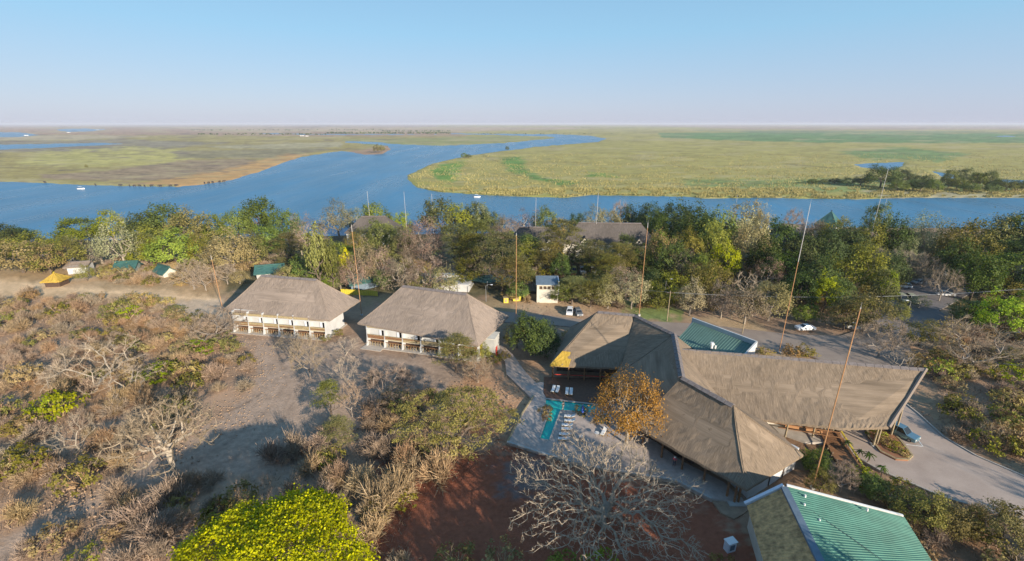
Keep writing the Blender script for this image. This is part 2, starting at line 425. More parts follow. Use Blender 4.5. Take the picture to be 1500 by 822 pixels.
TRACKS += [([(705, 226), (722, 234), (738, 240), (744, 250), (760, 258), (800, 262)], 1.6, .5), ([(900, 232), (960, 236), (1010, 246), (1090, 250)], 1.0, .65), ([(1000, 262), (1040, 268), (1130, 270), (1200, 266)], 1.5, .55), ([(820, 226), (880, 224), (1000, 228), (1150, 226)], .9, .7),
 ([(900, 270), (980, 268), (1040, 274)], 1.2, .6), ([(1150, 240), (1220, 246), (1250, 243)], 1.2, .5), ([(760, 240), (800, 236), (870, 240)], 1, .7), ([(60, 232), (160, 226), (260, 228)], 1, .7), ([(240, 206), (330, 209), (420, 205)], .8, .6), ([(0, 245), (80, 250), (160, 247)], 1, .7)]
def build_ground():
    ny_near = np.arange(-70, 34, 2.0)
    # rows by photo row
    rows = np.concatenate([np.arange(900, 300, -1.7), np.arange(300, 184, -1.0), np.arange(184, 181.3, -.3), [181.15, 181.0, 180.9]])
    b = (411 - rows) / FOC; dy = CT + b * ST; dz = -ST + b * CT
    Yf = (WL - H + 10 * np.clip((rows - 330) / 60, 0, 1)) / dz * dy
    Yf = Yf[Yf > 36]
    Y = np.concatenate([ny_near, Yf, [30000., 42000., 58000., 85000.]]); Y = np.unique(Y)
    dep = Y * CT + 50 * ST
    W = np.maximum(110, 1.55 * dep)
    NX = 620; u = np.linspace(-1, 1, NX)
    X = u[None, :] * W[:, None]; YY = np.repeat(Y[:, None], NX, 1)
    t = np.clip((YY - 165) / 85, 0, 1); g = -9.2 * t * t * (3 - 2 * t)
    # photo coords for river outlines on the water plane and for cover on the ground itself
    def proj(z):
        d = YY * CT + (H - z) * ST; uu = YY * ST - (H - z) * CT
        ok = d > 5; d = np.where(ok, d, 1e9)
        return 750 + FOC * X / d, np.where(ok, 411 - FOC * uu / d, 5000), ok
    px, py, ok = proj(WL)
    jit = (fbm(px / 9, py / 3, 3, 5) - .5) * 5
    sd = np.full(X.shape, -1e9)
    for poly in WATER: sd = np.maximum(sd, seg_sd(px, py, poly, 3.0))
    land = -(sd + jit)
    z = np.minimum(g, WL + np.clip(land * .18, -1.2, 60))
    z = np.where(ok & (YY > 150), z, g)
    z += np.where(YY < 200, (fbm(X / 14, YY / 14, 3, 2) - .5) * .5 * np.clip((YY + 60) / 60, 0, 1), 0)
    px, py, ok = proj(np.maximum(z, -9.2))
    colr = np.zeros(X.shape + (3,)); colr[:] = (.35, .235, .155)
    n1 = fbm(X / 3.1, YY / 3.1, 4, 11); n2 = fbm(X / 11, YY / 11, 4, 21)
    near = (YY < 190)
    colr *= (1 + (n1[..., None] - .5) * .5 + (n2[..., None] - .5) * .4)
    for i, (poly, c, fe, na) in enumerate(COVER):
        ys = 1.0 if poly[0][1] > 330 else 3.0
        far = poly[0][1] < 330
        s = seg_sd(px, py, poly, ys)
        if far: nn = fbm(px / 14, py / 1.6, 4, 30 + i) - .5
        else: nn = fbm(px / 12, py / 7, 4, 30 + i) - .5
        wgt = np.clip((s + nn * fe * 5) / fe * .5 + .5, 0, 1)[..., None]
        nz = (fbm(px / 26, py / 1.1, 3, 60 + i) + fbm(px / 6, py / .8, 3, 160 + i) - 1) * .8 if far else fbm(px / 5, py / 3, 3, 60 + i) - .5
        cc = np.array(c) * (1 + nz[..., None] * na)
        wgt = np.where(ok[..., None], wgt, 0)
        colr = colr * (1 - wgt) + cc * wgt
    # straw coloured and muddy streaks running through the flood plains
    st1 = np.clip((fbm(px / 45, py / 2.2, 4, 301) - .55) * 5, 0, 1)[..., None]; st2 = np.clip((fbm(px / 30, py / 1.6, 4, 302) - .6) * 5, 0, 1)[..., None]
    fm = ((py < 292) & ok)[..., None] * 1.0; lf = np.clip((700 - px) / 150, 0.25, 1)[..., None]
    colr = colr * (1 - st1 * fm * .6) + np.array((.42, .36, .19)) * st1 * fm * .6
    colr = colr * (1 - st2 * fm * lf * .7) + np.array((.17, .13, .11)) * st2 * fm * lf * .7
    for line, wd_, f_ in TRACKS:
        dmin = np.full(X.shape, 1e9)
        for (ax, ay), (bx, by) in zip(line, line[1:]):
            t_ = np.clip(((px - ax) * (bx - ax) + (py - ay) * (by - ay)) / ((bx - ax) ** 2 + (by - ay) ** 2), 0, 1)
            dmin = np.minimum(dmin, np.hypot(px - ax - t_ * (bx - ax), py - ay - t_ * (by - ay)))
        k_ = np.clip(1 - dmin / wd_, 0, 1) * np.where(ok, 1, 0) * np.clip(fbm(px / 6, py / 4, 3, 77) * 2.2 - .3, 0, 1); colr *= (1 + (f_ - 1) * k_[..., None])
    ny, nx = X.shape; N = ny * nx
    co = np.stack([X, YY, z], -1).reshape(-1, 3)
    me = bpy.data.meshes.new('ground')
    me.vertices.add(N); me.vertices.foreach_set('co', co.reshape(-1).astype(np.float32))
    i0 = (np.arange(ny - 1)[:, None] * nx + np.arange(nx - 1)[None, :]).reshape(-1)
    q = np.stack([i0, i0 + 1, i0 + nx + 1, i0 + nx], -1)
    me.loops.add(q.size); me.loops.foreach_set('vertex_index', q.reshape(-1).astype(np.int32))
    me.polygons.add(len(q)); me.polygons.foreach_set('loop_start', np.arange(0, q.size, 4, dtype=np.int32))
    me.polygons.foreach_set('use_smooth', np.ones(len(q), bool))
    ca = me.color_attributes.new('cover', 'FLOAT_COLOR', 'POINT')
    ca.data.foreach_set('color', np.concatenate([np.clip(colr, .01, .9).reshape(-1, 3), np.ones((N, 1))], 1).reshape(-1).astype(np.float32))
    me.update(calc_edges=True)
    m, nt, bs = new_mat('ground_cover')
    at = node(nt, 'ShaderNodeAttribute'); at.attribute_name = 'cover'
    tc = node(nt, 'ShaderNodeTexCoord').outputs['Object']
    a = noise(nt, 1.3, 6, .7, tc); b2 = noise(nt, .02, 5, .65, tc, (1, .5, 1))
    f = math_(nt, 'ADD', math_(nt, 'MULTIPLY', a.outputs['Fac'], .9), math_(nt, 'MULTIPLY', b2.outputs['Fac'], .5))
    f2 = math_(nt, 'ADD', f, .32)
    cb = node(nt, 'ShaderNodeCombineColor')
    for k in range(3): nt.links.new(f2, cb.inputs[k])
    c = mix(nt, 1.0, at.outputs['Color'], cb.outputs[0], 'MULTIPLY')
    nt.links.new(c, bs.inputs['Base Color']); bs.inputs['Roughness'].default_value = .95; bs.inputs['Specular IOR Level'].default_value = .15
    bump(nt, bs, noise(nt, 2.5, 6, .75, tc).outputs['Fac'], .7, .25)
    tag(new_obj('ground', me, m), kind='structure')
build_ground()
mb = MB()
ysx = [150, 300, 600, 1200, 3000, 9000, 30000, 84000]
for a, b in zip(ysx, ysx[1:]):
    mb.face([(-1.5 * a - 300, a, WL), (1.5 * a + 300, a, WL), (1.5 * b + 300, b, WL), (-1.5 * b - 300, b, WL)])
tag(mb.obj('river_water', 'river_water'), kind='structure')

def sheet(name, pts_px, z, mat, parent=None, kind='structure', thick=None):
    poly = [un(x, y, z) for x, y in pts_px]
    m = MB()
    if thick: m.prism(poly, z - thick, z)
    else:
        area = sum(poly[i][0] * poly[(i + 1) % len(poly)][1] - poly[(i + 1) % len(poly)][0] * poly[i][1] for i in range(len(poly)))
        p = [(x, y, z) for x, y in poly]
        m.face(p if area > 0 else p[::-1])
    o = m.obj(name, mat, parent)
    if kind: o['kind'] = kind
    return o
def asphalt(name, a, b, scale=1.2):
    m, nt, bs = new_mat(name)
    tc = node(nt, 'ShaderNodeTexCoord').outputs['Object']
    n1 = noise(nt, .25, 5, .65, tc); n2 = noise(nt, 6, 3, .7, tc)
    f = math_(nt, 'ADD', math_(nt, 'MULTIPLY', n1.outputs['Fac'], .7), math_(nt, 'MULTIPLY', n2.outputs['Fac'], .3))
    nt.links.new(ramp(nt, f, [(.35, a), (.65, b)]), bs.inputs['Base Color'])
    bs.inputs['Roughness'].default_value = .9; bump(nt, bs, n2.outputs['Fac'], .4, .03)
asphalt('asphalt', (.22, .175, .145), (.31, .25, .20))
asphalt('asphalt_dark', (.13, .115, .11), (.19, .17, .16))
asphalt('brick_paving', (.33, .26, .215), (.44, .355, .295))

# road behind the lodges, driveway on the right
sheet('road', [(700, 452), (745, 457), (800, 462), (860, 469), (935, 470), (1020, 474), (1110, 484), (1160, 490), (1230, 492), (1262, 482), (1330, 492), (1340, 540), (1255, 545), (1180, 520), (1110, 512), (1000, 497), (930, 490), (850, 480), (790, 474), (740, 472), (700, 466)], .3, 'asphalt', thick=.6)
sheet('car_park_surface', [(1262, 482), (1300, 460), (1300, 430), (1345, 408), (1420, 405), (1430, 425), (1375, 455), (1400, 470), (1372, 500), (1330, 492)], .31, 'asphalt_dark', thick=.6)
drive = [(1225, 610), (1270, 590), (1318, 585), (1345, 606), (1382, 640), (1430, 668), (1500, 698), (1700, 780), (1700, 900), (1500, 775), (1440, 745), (1380, 728), (1330, 706), (1290, 690), (1252, 668), (1232, 640)]
sheet('driveway', drive, .32, 'brick_paving', thick=.7)
def kerb(pts_px, z0, ht, wd, name='kerb', mat='kerb'):
    pts = [V3(x, y, z0) for x, y in pts_px]
    m = MB()
    for a, b in zip(pts, pts[1:]):
        m.beam(a + Vector((0, 0, ht / 2)), b + Vector((0, 0, ht / 2)), wd, ht)
    o = m.obj(name, mat); o['kind'] = 'structure'; return o
kerb([(1318, 585), (1345, 606), (1382, 640), (1430, 668), (1500, 698), (1600, 740)], .32, .15, .25)
kerb([(1232, 640), (1252, 668), (1290, 690), (1330, 706), (1380, 728), (1440, 745), (1500, 775)], .32, .15, .25)
kerb([(1314, 508), (1330, 492), (1372, 500)], .3, .14, .25)
# parking bay lines
m = MB()
for a, b in (((1327, 651), (1352, 654)), ((1352, 654), (1334, 630)), ((1322, 640), (1300, 645))):
    m.beam(V3(*a, .33), V3(*b, .33), .12, .012)
tag(m.obj('bay_marking', 'white_paint'), kind='structure')
# road island in front of the porch
isl = [(1268, 622), (1300, 628), (1318, 645), (1336, 668), (1330, 674), (1312, 673), (1290, 662), (1272, 640)]
sheet('traffic_island', isl, .5, 'brown_earth', thick=.5)
kerb(isl + isl[:1], .33, .22, .28, 'kerb', 'tan_board')

# ------------------------------------------------------------------ roofs
def facet(mb, quad, nu=10, nv=10, thick=.35, sag=.0, uv0=(0, 0), rough=.05, seed=1):
    """quad: eave-left, eave-right, ridge-right, ridge-left (world). Bilinear slab with thickness and a slight sag."""
    A, B, C, D = [Vector(q) for q in quad]
    rnd = random.Random(seed)
    nrm = (B - A).cross((D + C) / 2 - (A + B) / 2).normalized()
    if nrm.z < 0: nrm = -nrm
    top = []
    for j in range(nv + 1):
        t = j / nv; row = []
        for i in range(nu + 1):
            s = i / nu
            p = (A * (1 - s) + B * s) * (1 - t) + (D * (1 - s) + C * s) * t
            k = -sag * 4 * t * (1 - t)
            edge = (i in (0, nu)) or (j in (0, nv))
            p = p + nrm * (k + (0 if edge else rnd.uniform(-rough, rough)))
            if j == 0 and 0 < i < nu: p = p + Vector((0, 0, rnd.uniform(-rough, rough) * 2.2))
            row.append(p)
        top.append(row)
    eu = (B - A).normalized(); ev = nrm.cross(eu).normalized()
    if ev.z < 0: ev = -ev
    Lu = lambda i, j: (uv0[0] + (top[j][i] - A).dot(eu), uv0[1] + (top[j][i] - A).dot(ev))
    for j in range(nv):
        for i in range(nu):
            mb.face([top[j][i], top[j][i + 1], top[j + 1][i + 1], top[j + 1][i]], [Lu(i, j), Lu(i + 1, j), Lu(i + 1, j + 1), Lu(i, j + 1)])
    dn = Vector((0, 0, -thick))
    for i in range(nu):
        a, b = top[0][i], top[0][i + 1]
        mb.face([a + dn, b + dn, b, a], [(Lu(i, 0)[0], -thick), (Lu(i + 1, 0)[0], -thick), Lu(i + 1, 0), Lu(i, 0)])
    for j in range(nv):
        for i, sgn in ((0, 1), (nu, -1)):
            a, b = top[j][i], top[j + 1][i]
            if (a - b).length < .01: continue
            mb.face([a, b, b + dn, a + dn] if sgn > 0 else [b, a, a + dn, b + dn], [(0, 0), (1, 0), (1, .3), (0, .3)])
    mb.face([A + dn, D + dn, C + dn, B + dn] if (C - D).length > .01 else [A + dn, C + dn, B + dn], None)
def ridge_tiles(parent, p, q, step=1.15, half=.42, mat='ridge_grey', drop=.30):
    p, q = Vector(p), Vector(q); L = (q - p).length; n = max(1, round(L / step)); d = (q - p) / n
    x = d.cross(Vector((0, 0, 1))).normalized() * half
    for k in range(n):
        a = p + d * k + d * .03 + Vector((0, 0, .10 + .015 * (k % 2))); b = p + d * (k + 1) - d * .03 + Vector((0, 0, .13 + .015 * (k % 2)))
        m = MB(); dz = Vector((0, 0, -drop)); t = Vector((0, 0, -.1))
        for s, e in ((-x + dz, None), (x + dz, None)):
            m.face([a, b, b + s, a + s]); m.face([a + t, a + s + t, b + s + t, b + t]); m.face([a + s, b + s, b + s + t, a + s + t])
            m.face([a, a + s, a + s + t, a + t]); m.face([b, b + t, b + s + t, b + s])
        m.obj('ridge_tile', mat, parent)

def hip_roof(parent, FL, FR, BR, BL, RL, RR, mat, thick=.4, sag=.25):
    m = MB()
    facet(m, (FL, FR, RR, RL), 24, 12, thick, sag, (0, 0), .05, 1)
    facet(m, (BR, BL, RL, RR), 14, 8, thick, sag, (50, 0), .05, 2)
    facet(m, (FR, BR, RR, RR), 12, 12, thick, sag, (90, 0), .05, 3)
    facet(m, (BL, FL, RL, RL), 12, 12, thick, sag, (130, 0), .05, 4)
    r = m.obj('roof', mat, parent)
    ridge_tiles(r, RL, RR, half=.5, drop=.42)
    return r

# ------------------------------------------------------------------ the two guest blocks
def guest_block(label, wl, wr, back, bays, roof_pts, eave, seed):
    wl = Vector(wl); wr = Vector(wr); L = (wr - wl).length; d = (wr - wl) / L
    rz = math.atan2(d.y, d.x)
    root = empty('guest_block', (wl.x, wl.y, 0), rz, label, 'building')
    inv = Matrix.Rotation(-rz, 4, 'Z')
    loc = lambda p: inv @ (Vector(p) - Vector((wl.x, wl.y, 0)))
    B = L / bays; D = back; rec = 1.0
    MB().box(-.6, L + .6, -1.0, D + .3, -.5, .14).obj('plinth', 'kerb', root)
    w = MB(); w.box(0, L, rec, D, .14, eave + .5); 
    w.obj('wall', 'white_wall', root)
    MB().box(.0, L, .12, rec - .003, 1.86, 2.04).obj('floor_slab', 'cream_wall', root)
    MB().box(-.05, L + .05, -.02, .5, 4.42, 4.66).obj('ledge', 'white_wall', root)
    rnd = random.Random(seed)
    for k in range(bays + 1):
        x = k * B
        f = MB(); t = .16
        # side fin, its foot splayed outwards
        prof = [(-.45, .14), (rec, .14), (rec, eave + .3), (.25, eave + .3), (.05, 2.0)]
        a = [Vector((x - t, y, z)) for y, z in prof]; b = [Vector((x + t, y, z)) for y, z in prof]
        f.face(a[::-1]); f.face(b)
        for i in range(len(prof)): j = (i + 1) % len(prof); f.face([a[i], a[j], b[j], b[i]])
        f.obj('side_fin', 'white_wall', root)
    for k in range(bays):
        x0 = k * B + .17; x1 = (k + 1) * B - .17
        MB().box(x0, x1, .06, .16, 4.68, eave - .02).obj('fascia_board', 'tan_board', root)
        # upstairs door with curtain
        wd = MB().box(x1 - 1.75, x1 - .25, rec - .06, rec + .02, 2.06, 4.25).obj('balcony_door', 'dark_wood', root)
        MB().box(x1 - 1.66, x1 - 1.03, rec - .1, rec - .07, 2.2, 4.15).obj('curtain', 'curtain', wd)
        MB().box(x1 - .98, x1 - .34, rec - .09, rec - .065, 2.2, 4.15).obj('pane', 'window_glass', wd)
        # balcony rail of boards
        for z0 in (2.06, 2.36, 2.66):
            MB().box(x0, x1, -.04 + rnd.uniform(0, .01), .03, z0, z0 + .24).obj('rail_board', 'brown_wood' if rnd.random() < .6 else 'tan_board', root)
        MB().box(x0, x1, -.1, .1, 2.93, 3.0).obj('handrail', 'tan_board', root)
        # ground floor: dark panel stands in for the shaded void behind leaning timber slats
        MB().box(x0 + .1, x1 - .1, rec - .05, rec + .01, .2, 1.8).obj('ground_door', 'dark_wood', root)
        MB().box(x0, x1, -.05, .05, 1.28, 1.42).obj('handrail', 'brown_wood', root)
        for j in range(6):
            xx = x0 + (j + .5) * (x1 - x0) / 6
            m = MB(); m.beam((xx, -.02, .16), (xx + .12, .0, 1.27), .12, .05); m.obj('rail_slat', 'tan_board', root)
        if rnd.random() < .8:
            MB().box(x0 + .8, x0 + 1.5, .5, 1.1, .14, .6).obj('patio_seat', 'brown_wood', root)
    FL, FR, BR, BL, RL, RR = [loc(p) for p in roof_pts]
    hip_roof(root, FL, FR, BR, BL, RL, RR, 'thatch_grey')
    return root, loc, L, D
gb1, loc1, L1, D1 = guest_block('left guest block with grey hipped thatched roof and six white bays',
    (-70.2, 105.6), (-45.4, 101.3), 8.6, 6,
    [(-73.2, 107.0, 5.4), (-43.9, 100.9, 5.3), (-40.5, 113.4, 5.5), (-69.9, 119.6, 5.5), (-64.8, 112.3, 13), (-49.0, 108.8, 13)], 5.3, 3)
gb2, loc2, L2, D2 = guest_block('middle guest block with grey hipped thatched roof and annexe with red door',
    (-34.3, 98.1), (-7.6, 91.0), 9.5, 6,
    [(-36.5, 98.9, 5.5), (-7.35, 88.6, 4.8), (-.8, 103.0, 5.5), (-30, 113.0, 5.5), (-26.4, 104.2, 13), (-10.4, 98.7, 13)], 5.3, 4)
# annexe box with the red door, on the right end of the middle block
m = MB().box(L2 - .2, L2 + 3.4, 1.6, 5.4, .1, 4.6); ax = m.obj('annexe_wall', 'grey_plaster', gb2)
MB().box(L2 - .3, L2 + 3.5, 1.5, 5.5, 4.603, 4.75).obj('annexe_roof', 'cream_wall', gb2)
MB().box(L2 + 3.38, L2 + 3.46, 2.4, 3.6, .15, 2.3).obj('annexe_door', 'red_door', gb2)
MB().box(L2 - .05, L2 + .6, 1.45, 1.57, .15, 4.4).obj('timber_screen', 'yellow_paint', gb2)
MB().box(-.7, 4.5, -2.2, -1.02, -.5, .12).obj('kerb_apron', 'kerb', gb2)

# ------------------------------------------------------------------ the main lodge
lodge = empty('main_lodge', (20, 78, 0), 0, 'large thatched main lodge of three joined wings beside the pool', 'building')
LO = Vector((20, 78, 0)); l_ = lambda p: Vector(p) - LO
R0, R1, R2, R3, R4 = (18.3, 90.4, 12), (25.8, 88.6, 12), (31.0, 79.4, 12), (27.0, 63.7, 12.0), (32.2, 57.0, 11.3)
A0 = (7.6, 81.6, 4.0); A1 = (21.5, 80.4, 4.0); AB = (14.0, 100, 4.0); AC = (30, 99, 4.0); AD = (40, 86, 4.0)
B0 = (19.4, 62.4, 4.0); B1 = (31.3, 48.6, 3.9); B2 = (42.8, 55.2, 4.0); B3 = (38, 67, 4.2); IN = (18.9, 77.0, 4.0)
m = MB()
q = lambda *p: [l_(a) for a in p]
facet(m, q(A0, A1, R1, R0), 18, 12, .4, .3, (0, 0), .05, 11)
facet(m, q(A1, IN, R2, R1), 12, 12, .4, .25, (30, 0), .05, 12)
facet(m, q(AB, A0, R0, R0), 12, 12, .4, .35, (60, 0), .05, 13)
facet(m, q(AC, AB, R0, R1), 10, 8, .4, .2, (90, 0), .05, 14)
facet(m, q(AD, AC, R1, R2), 10, 8, .4, .2, (120, 0), .05, 15)
facet(m, q(IN, B0, R3, R2), 14, 12, .4, .3, (150, 0), .05, 16)
facet(m, q(B0, B1, R4, R3), 18, 14, .4, .3, (180, 0), .05, 17)
facet(m, q(B1, B2, R4, R4), 16, 14, .4, .3, (210, 0), .05, 18)
facet(m, q(B2, (41.5, 63, 4.0), R3, R4), 12, 12, .4, .1, (240, 0), .05, 19)
facet(m, q((37.5, 64.5, 4.2), (40.5, 80, 4.2), R2, R3), 12, 12, .4, .15, (270, 0), .05, 20)
lroof = m.obj('roof', 'thatch_tan', lodge)
for a, b in ((R0, R1), (R1, R2), (R2, R3), (R3, R4)): ridge_tiles(lroof, l_(a), l_(b), 1.3, .55)
# patch of fresh yellow thatch on the left front eave corner
m = MB()
facet(m, [l_(A0) + Vector((.0, -.05, .07)), l_(A0) + Vector((3.8, -.38, .07)), l_(A0) + Vector((5.0, 2.05, 1.75)), l_(A0) + Vector((2.7, 2.2, 2.0))], 8, 5, .3, .03, (0, 0), .03, 31)
m.obj('new_thatch_patch', 'thatch_new', lroof)
# wing to the right, ridge longer than the eave
CL, CR = (29.5, 75.2, 10.9), (69.6, 67.9, 11.0)
C0, C1, C2, C3 = (38.0, 63.4, 4.6), (52.2, 60.6, 4.6), (53.6, 61.6, 4.9), (59.4, 60.7, 4.7)
wing = empty('entrance_wing', (50, 66, 0), 0, 'long thatched entrance wing with porch poles reaching over the driveway', 'building')
WO = Vector((50, 66, 0)); lw = lambda p: Vector(p) - WO
m = MB()
mid = (CL[0] + (CR[0] - CL[0]) * .62, CL[1] + (CR[1] - CL[1]) * .62, 11.0)
facet(m, [lw(C0), lw(C1), lw(mid), lw(CL)], 24, 14, .4, .35, (0, 0), .05, 21)
facet(m, [lw(C1), lw(C3), lw(CR), lw(mid)], 18, 14, .4, .35, (40, 0), .05, 22)
facet(m, [lw((62, 78.5, 4.6)), lw((34, 84, 4.6)), lw(CL), lw(CR)], 14, 8, .4, .1, (80, 0), .05, 23)
wroof = m.obj('roof', 'thatch_tan', wing)
ridge_tiles(wroof, lw(CL) + Vector((1.5, 0, 0)), lw(CR), 1.3, .5)
# rolled verge at the prow end
m = MB(); m.tube([lw(CR), (lw(CR) + lw(C3)) / 2 + Vector((0, 0, -.25)), lw(C3)], [.28, .26, .3], 7); m.obj('verge_roll', 'thatch_grey', wroof)
# entrance wing walls and poles
m = MB(); m.box(-12, -1, 1.5, 10.5, -.3, 4.3); m.obj('wall', 'cream_wall', wing)
m = MB(); m.box(-11.5, -1.5, 1.3, 1.47, 1.2, 3.2); m.obj('window', 'window_glass', wing)
def pole(parent, base, top, r=.14, mat='pole_wood', name='roof_pole'):
    m = MB(); m.tube([base, (Vector(base) + Vector(top)) / 2 + Vector((.03, .02, 0)), top], [r, r * .92, r * .85], 7); return m.obj(name, mat, parent)
for bx, by in ((1279, 653), (1284, 651), (1305, 638), (1311, 636), (1226, 634), (1207, 632), (1150, 640), (1190, 640)):
    b = V3(bx, by, .3); t = Vector((b.x + .25, b.y + .35, 5.2 if bx > 1250 else 4.9))
    pole(wing, lw(b), lw(t), .16)
    if bx in (1279, 1305): MB().box(lw(b).x - .3, lw(b).x + .9, lw(b).y - .3, lw(b).y + .6, 0, .45).obj('pole_footing', 'grey_plaster', wing)
for k, (a, b) in enumerate((((1125, 618), (1232, 634)), ((1140, 626), (1236, 642)))):
    m = MB(); m.beam(lw(V3(*a, 1.2)), lw(V3(*b, 1.2)), .12, .12); m.obj('rail', 'brown_wood', wing)
for k in range(7):
    a = V3(1135 + k * 14, 622 + k * 2, .2)
    m = MB(); m.beam(lw(a), lw(a + Vector((.3, .1, 1.5))), .14, .14); m.obj('rail_post', 'pole_wood', wing)
m = MB(); m.prism([tuple(lw(V3(x, y, .25)))[:2] for x, y in ((1118, 612), (1215, 628), (1225, 650), (1180, 648), (1140, 634))], -.3, .35); m.obj('porch_floor', 'kerb', wing)
for a, b in (((1150, 622), (1170, 626)), ((1180, 628), (1204, 632))):
    p = V3(*a, .8); r_ = V3(*b, .8); m = MB(); m.beam(lw(p), lw(r_), .7, .5); m.obj('porch_bench', 'mast_orange', wing)

# lodge walls, posts, terrace floor
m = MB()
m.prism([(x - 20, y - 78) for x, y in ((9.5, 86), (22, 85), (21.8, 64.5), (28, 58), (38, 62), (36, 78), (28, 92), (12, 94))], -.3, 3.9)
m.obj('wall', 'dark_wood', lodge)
m = MB(); m.prism([(x - 20, y - 78) for x, y in ((33.0, 50.8), (43.0, 56.6), (42.6, 57.2), (38, 62), (31, 58))], -.3, 4.1); m.obj('end_wall', 'white_wall', lodge)
for t in (.42, .72):
    p = Vector((33.0, 50.75, 0)).lerp(Vector((43, 56.55, 0)), t); m = MB(); m.beam(l_((p.x, p.y, .2)), l_((p.x, p.y, 4.0)), .14, .14); m.obj('drain_pipe', 'dark_wood', lodge)
for k in range(5):
    p = Vector(A0).lerp(Vector(A1), .05 + k * .23); m = MB(); m.tube([l_((p.x, p.y + .7, 0)), l_((p.x, p.y + .7, 4.3))], .16, 7); m.obj('roof_post', 'brown_wood', lodge)
m = MB(); m.beam(l_((8.5, 82.4, 1.4)), l_((20.5, 81.3, 1.4)), .12, .12); m.obj('rail', 'red_door', lodge)
for k in range(5):
    p = Vector(B0).lerp(Vector(B1), .1 + k * .19); m = MB(); m.tube([l_((p.x + .6, p.y + .5, 0)), l_((p.x + .6, p.y + .5, 4.4))], .17, 7); m.obj('roof_post', 'brown_wood', lodge)
pb = V3(1075, 738, 0)
for dx in (0, .55):
    m = MB(); m.tube([l_((pb.x + dx, pb.y, 0)), l_((pb.x + dx + .05, pb.y + .15, 4.6))], .16, 7); m.obj('corner_post', 'brown_wood', lodge)
MB().box(pb.x - 20.9, pb.x - 18.6, pb.y - 78.7, pb.y - 77.2, 0, .35).obj('post_planter', 'grey_plaster', lodge)

# pool terrace
terr = [(768, 566), (790, 560), (900, 560), (930, 625), (1000, 676), (1060, 706), (1090, 735), (1042, 731), (990, 704), (944, 697), (855, 682), (787, 662), (743, 648), (765, 606), (782, 580)]
TZ = .45
pool = [(800, 584), (873.6, 592.8), (871, 604), (822, 600.5), (804.8, 645.6), (790, 643), (806, 598), (799, 592)]
def sub_poly_prism(name, outer_px, z, thick, mat, hole=None):
    import bmesh
    from mathutils.geometry import tessellate_polygon
    outer = [Vector((*un(x, y, z), 0)) for x, y in outer_px]
    polys = [outer] + ([[Vector((*un(x, y, z), 0)) for x, y in hole]] if hole else [])
    tris = tessellate_polygon(polys); pts = [p for l in polys for p in l]
    m = MB()
    for t in tris:
        a, b, c = [pts[i] for i in t]
        if (b - a).cross(c - a).z < 0: b, c = c, b
        m.face([(p.x, p.y, z) for p in (a, b, c)])
    for l in polys:
        for i in range(len(l)):
            a, b = l[i], l[(i + 1) % len(l)]
            m.face([(a.x, a.y, z), (b.x, b.y, z), (b.x, b.y, z - thick), (a.x, a.y, z - thick)])
    return m.obj(name, mat)
o = sub_poly_prism('pool_terrace', terr, TZ, 1.4, 'deck_paving', pool); o['kind'] = 'structure'
pw = sheet('pool_water', pool, TZ - .18, 'pool_water'); 
sheet('pool_basin', pool, TZ - .9, 'pool_water')
kerb([(743, 648), (787, 662), (855, 682), (944, 697), (990, 704), (1042, 731)], TZ, .22, .35, 'terrace_kerb', 'grey_plaster')
kerb([(743, 648), (765, 606), (782, 580)], TZ, .12, .25, 'terrace_kerb', 'tan_board')
kerb([(800, 584), (873.6, 592.8)], TZ, .05, .3, 'pool_coping', 'kerb')
kerb([(822, 600.5), (804.8, 645.6), (790, 643), (806, 598)], TZ, .05, .25, 'pool_coping', 'kerb')
sheet('timber_deck', [(797, 552), (905, 555), (925, 590), (874, 591), (800, 582.5), (796, 575)], TZ + .05, 'deck_wood', thick=.1)
sheet('footpath', [(735, 505), (752, 520), (770, 545), (800, 575), (785, 590), (765, 570), (742, 548), (740, 530), (725, 512)], .42, 'brick_paving', thick=.8)
sheet('stone_apron', [(1042, 731), (1090, 722), (1110, 735), (1090, 752), (1075, 760), (1055, 750)], .2, 'stone', thick=.5)
# boardwalk of planks to the entrance (one plank = one object)
bw0, bw1 = V3(1212, 634, 0), V3(1262, 716, 0)
d = (bw1 - bw0); L = d.length; d.normalize(); rz = math.atan2(d.y, d.x)
bw = empty('boardwalk', bw0, rz, 'brown plank boardwalk with yellow edge rail leading up to the entrance', 'walkway')
n = int(L / .42)
pm = MB().box(0, .36, -1.6, 1.6, .42, .5).mesh('plank'); pm.materials.append(MATS['brown_wood'])
rr = random.Random(5)
for k in range(n):
    o = bpy.data.objects.new('plank', pm); COL.objects.link(o); o.parent = bw; o.location = (k * .42, rr.uniform(-.04, .04), .012 * (k % 3)); o.rotation_euler = (0, 0, rr.uniform(-.02, .02))
m = MB(); m.beam((0, 1.75, .95), (L, 1.75, .7), .26, .14); m.obj('edge_rail', 'yellow_paint', bw)
m = MB(); m.beam((0, -1.8, 1.1), (L * .7, -1.95, 1.0), .14, .12); m.obj('edge_rail', 'brown_wood', bw)
for k in range(8):
    for s in (1.75, -1.8):
        m = MB(); m.beam((k * L / 8 + .3, s, 0), (k * L / 8 + .5, s, 1.15), .12, .12); m.obj('rail_post', 'pole_wood', bw)

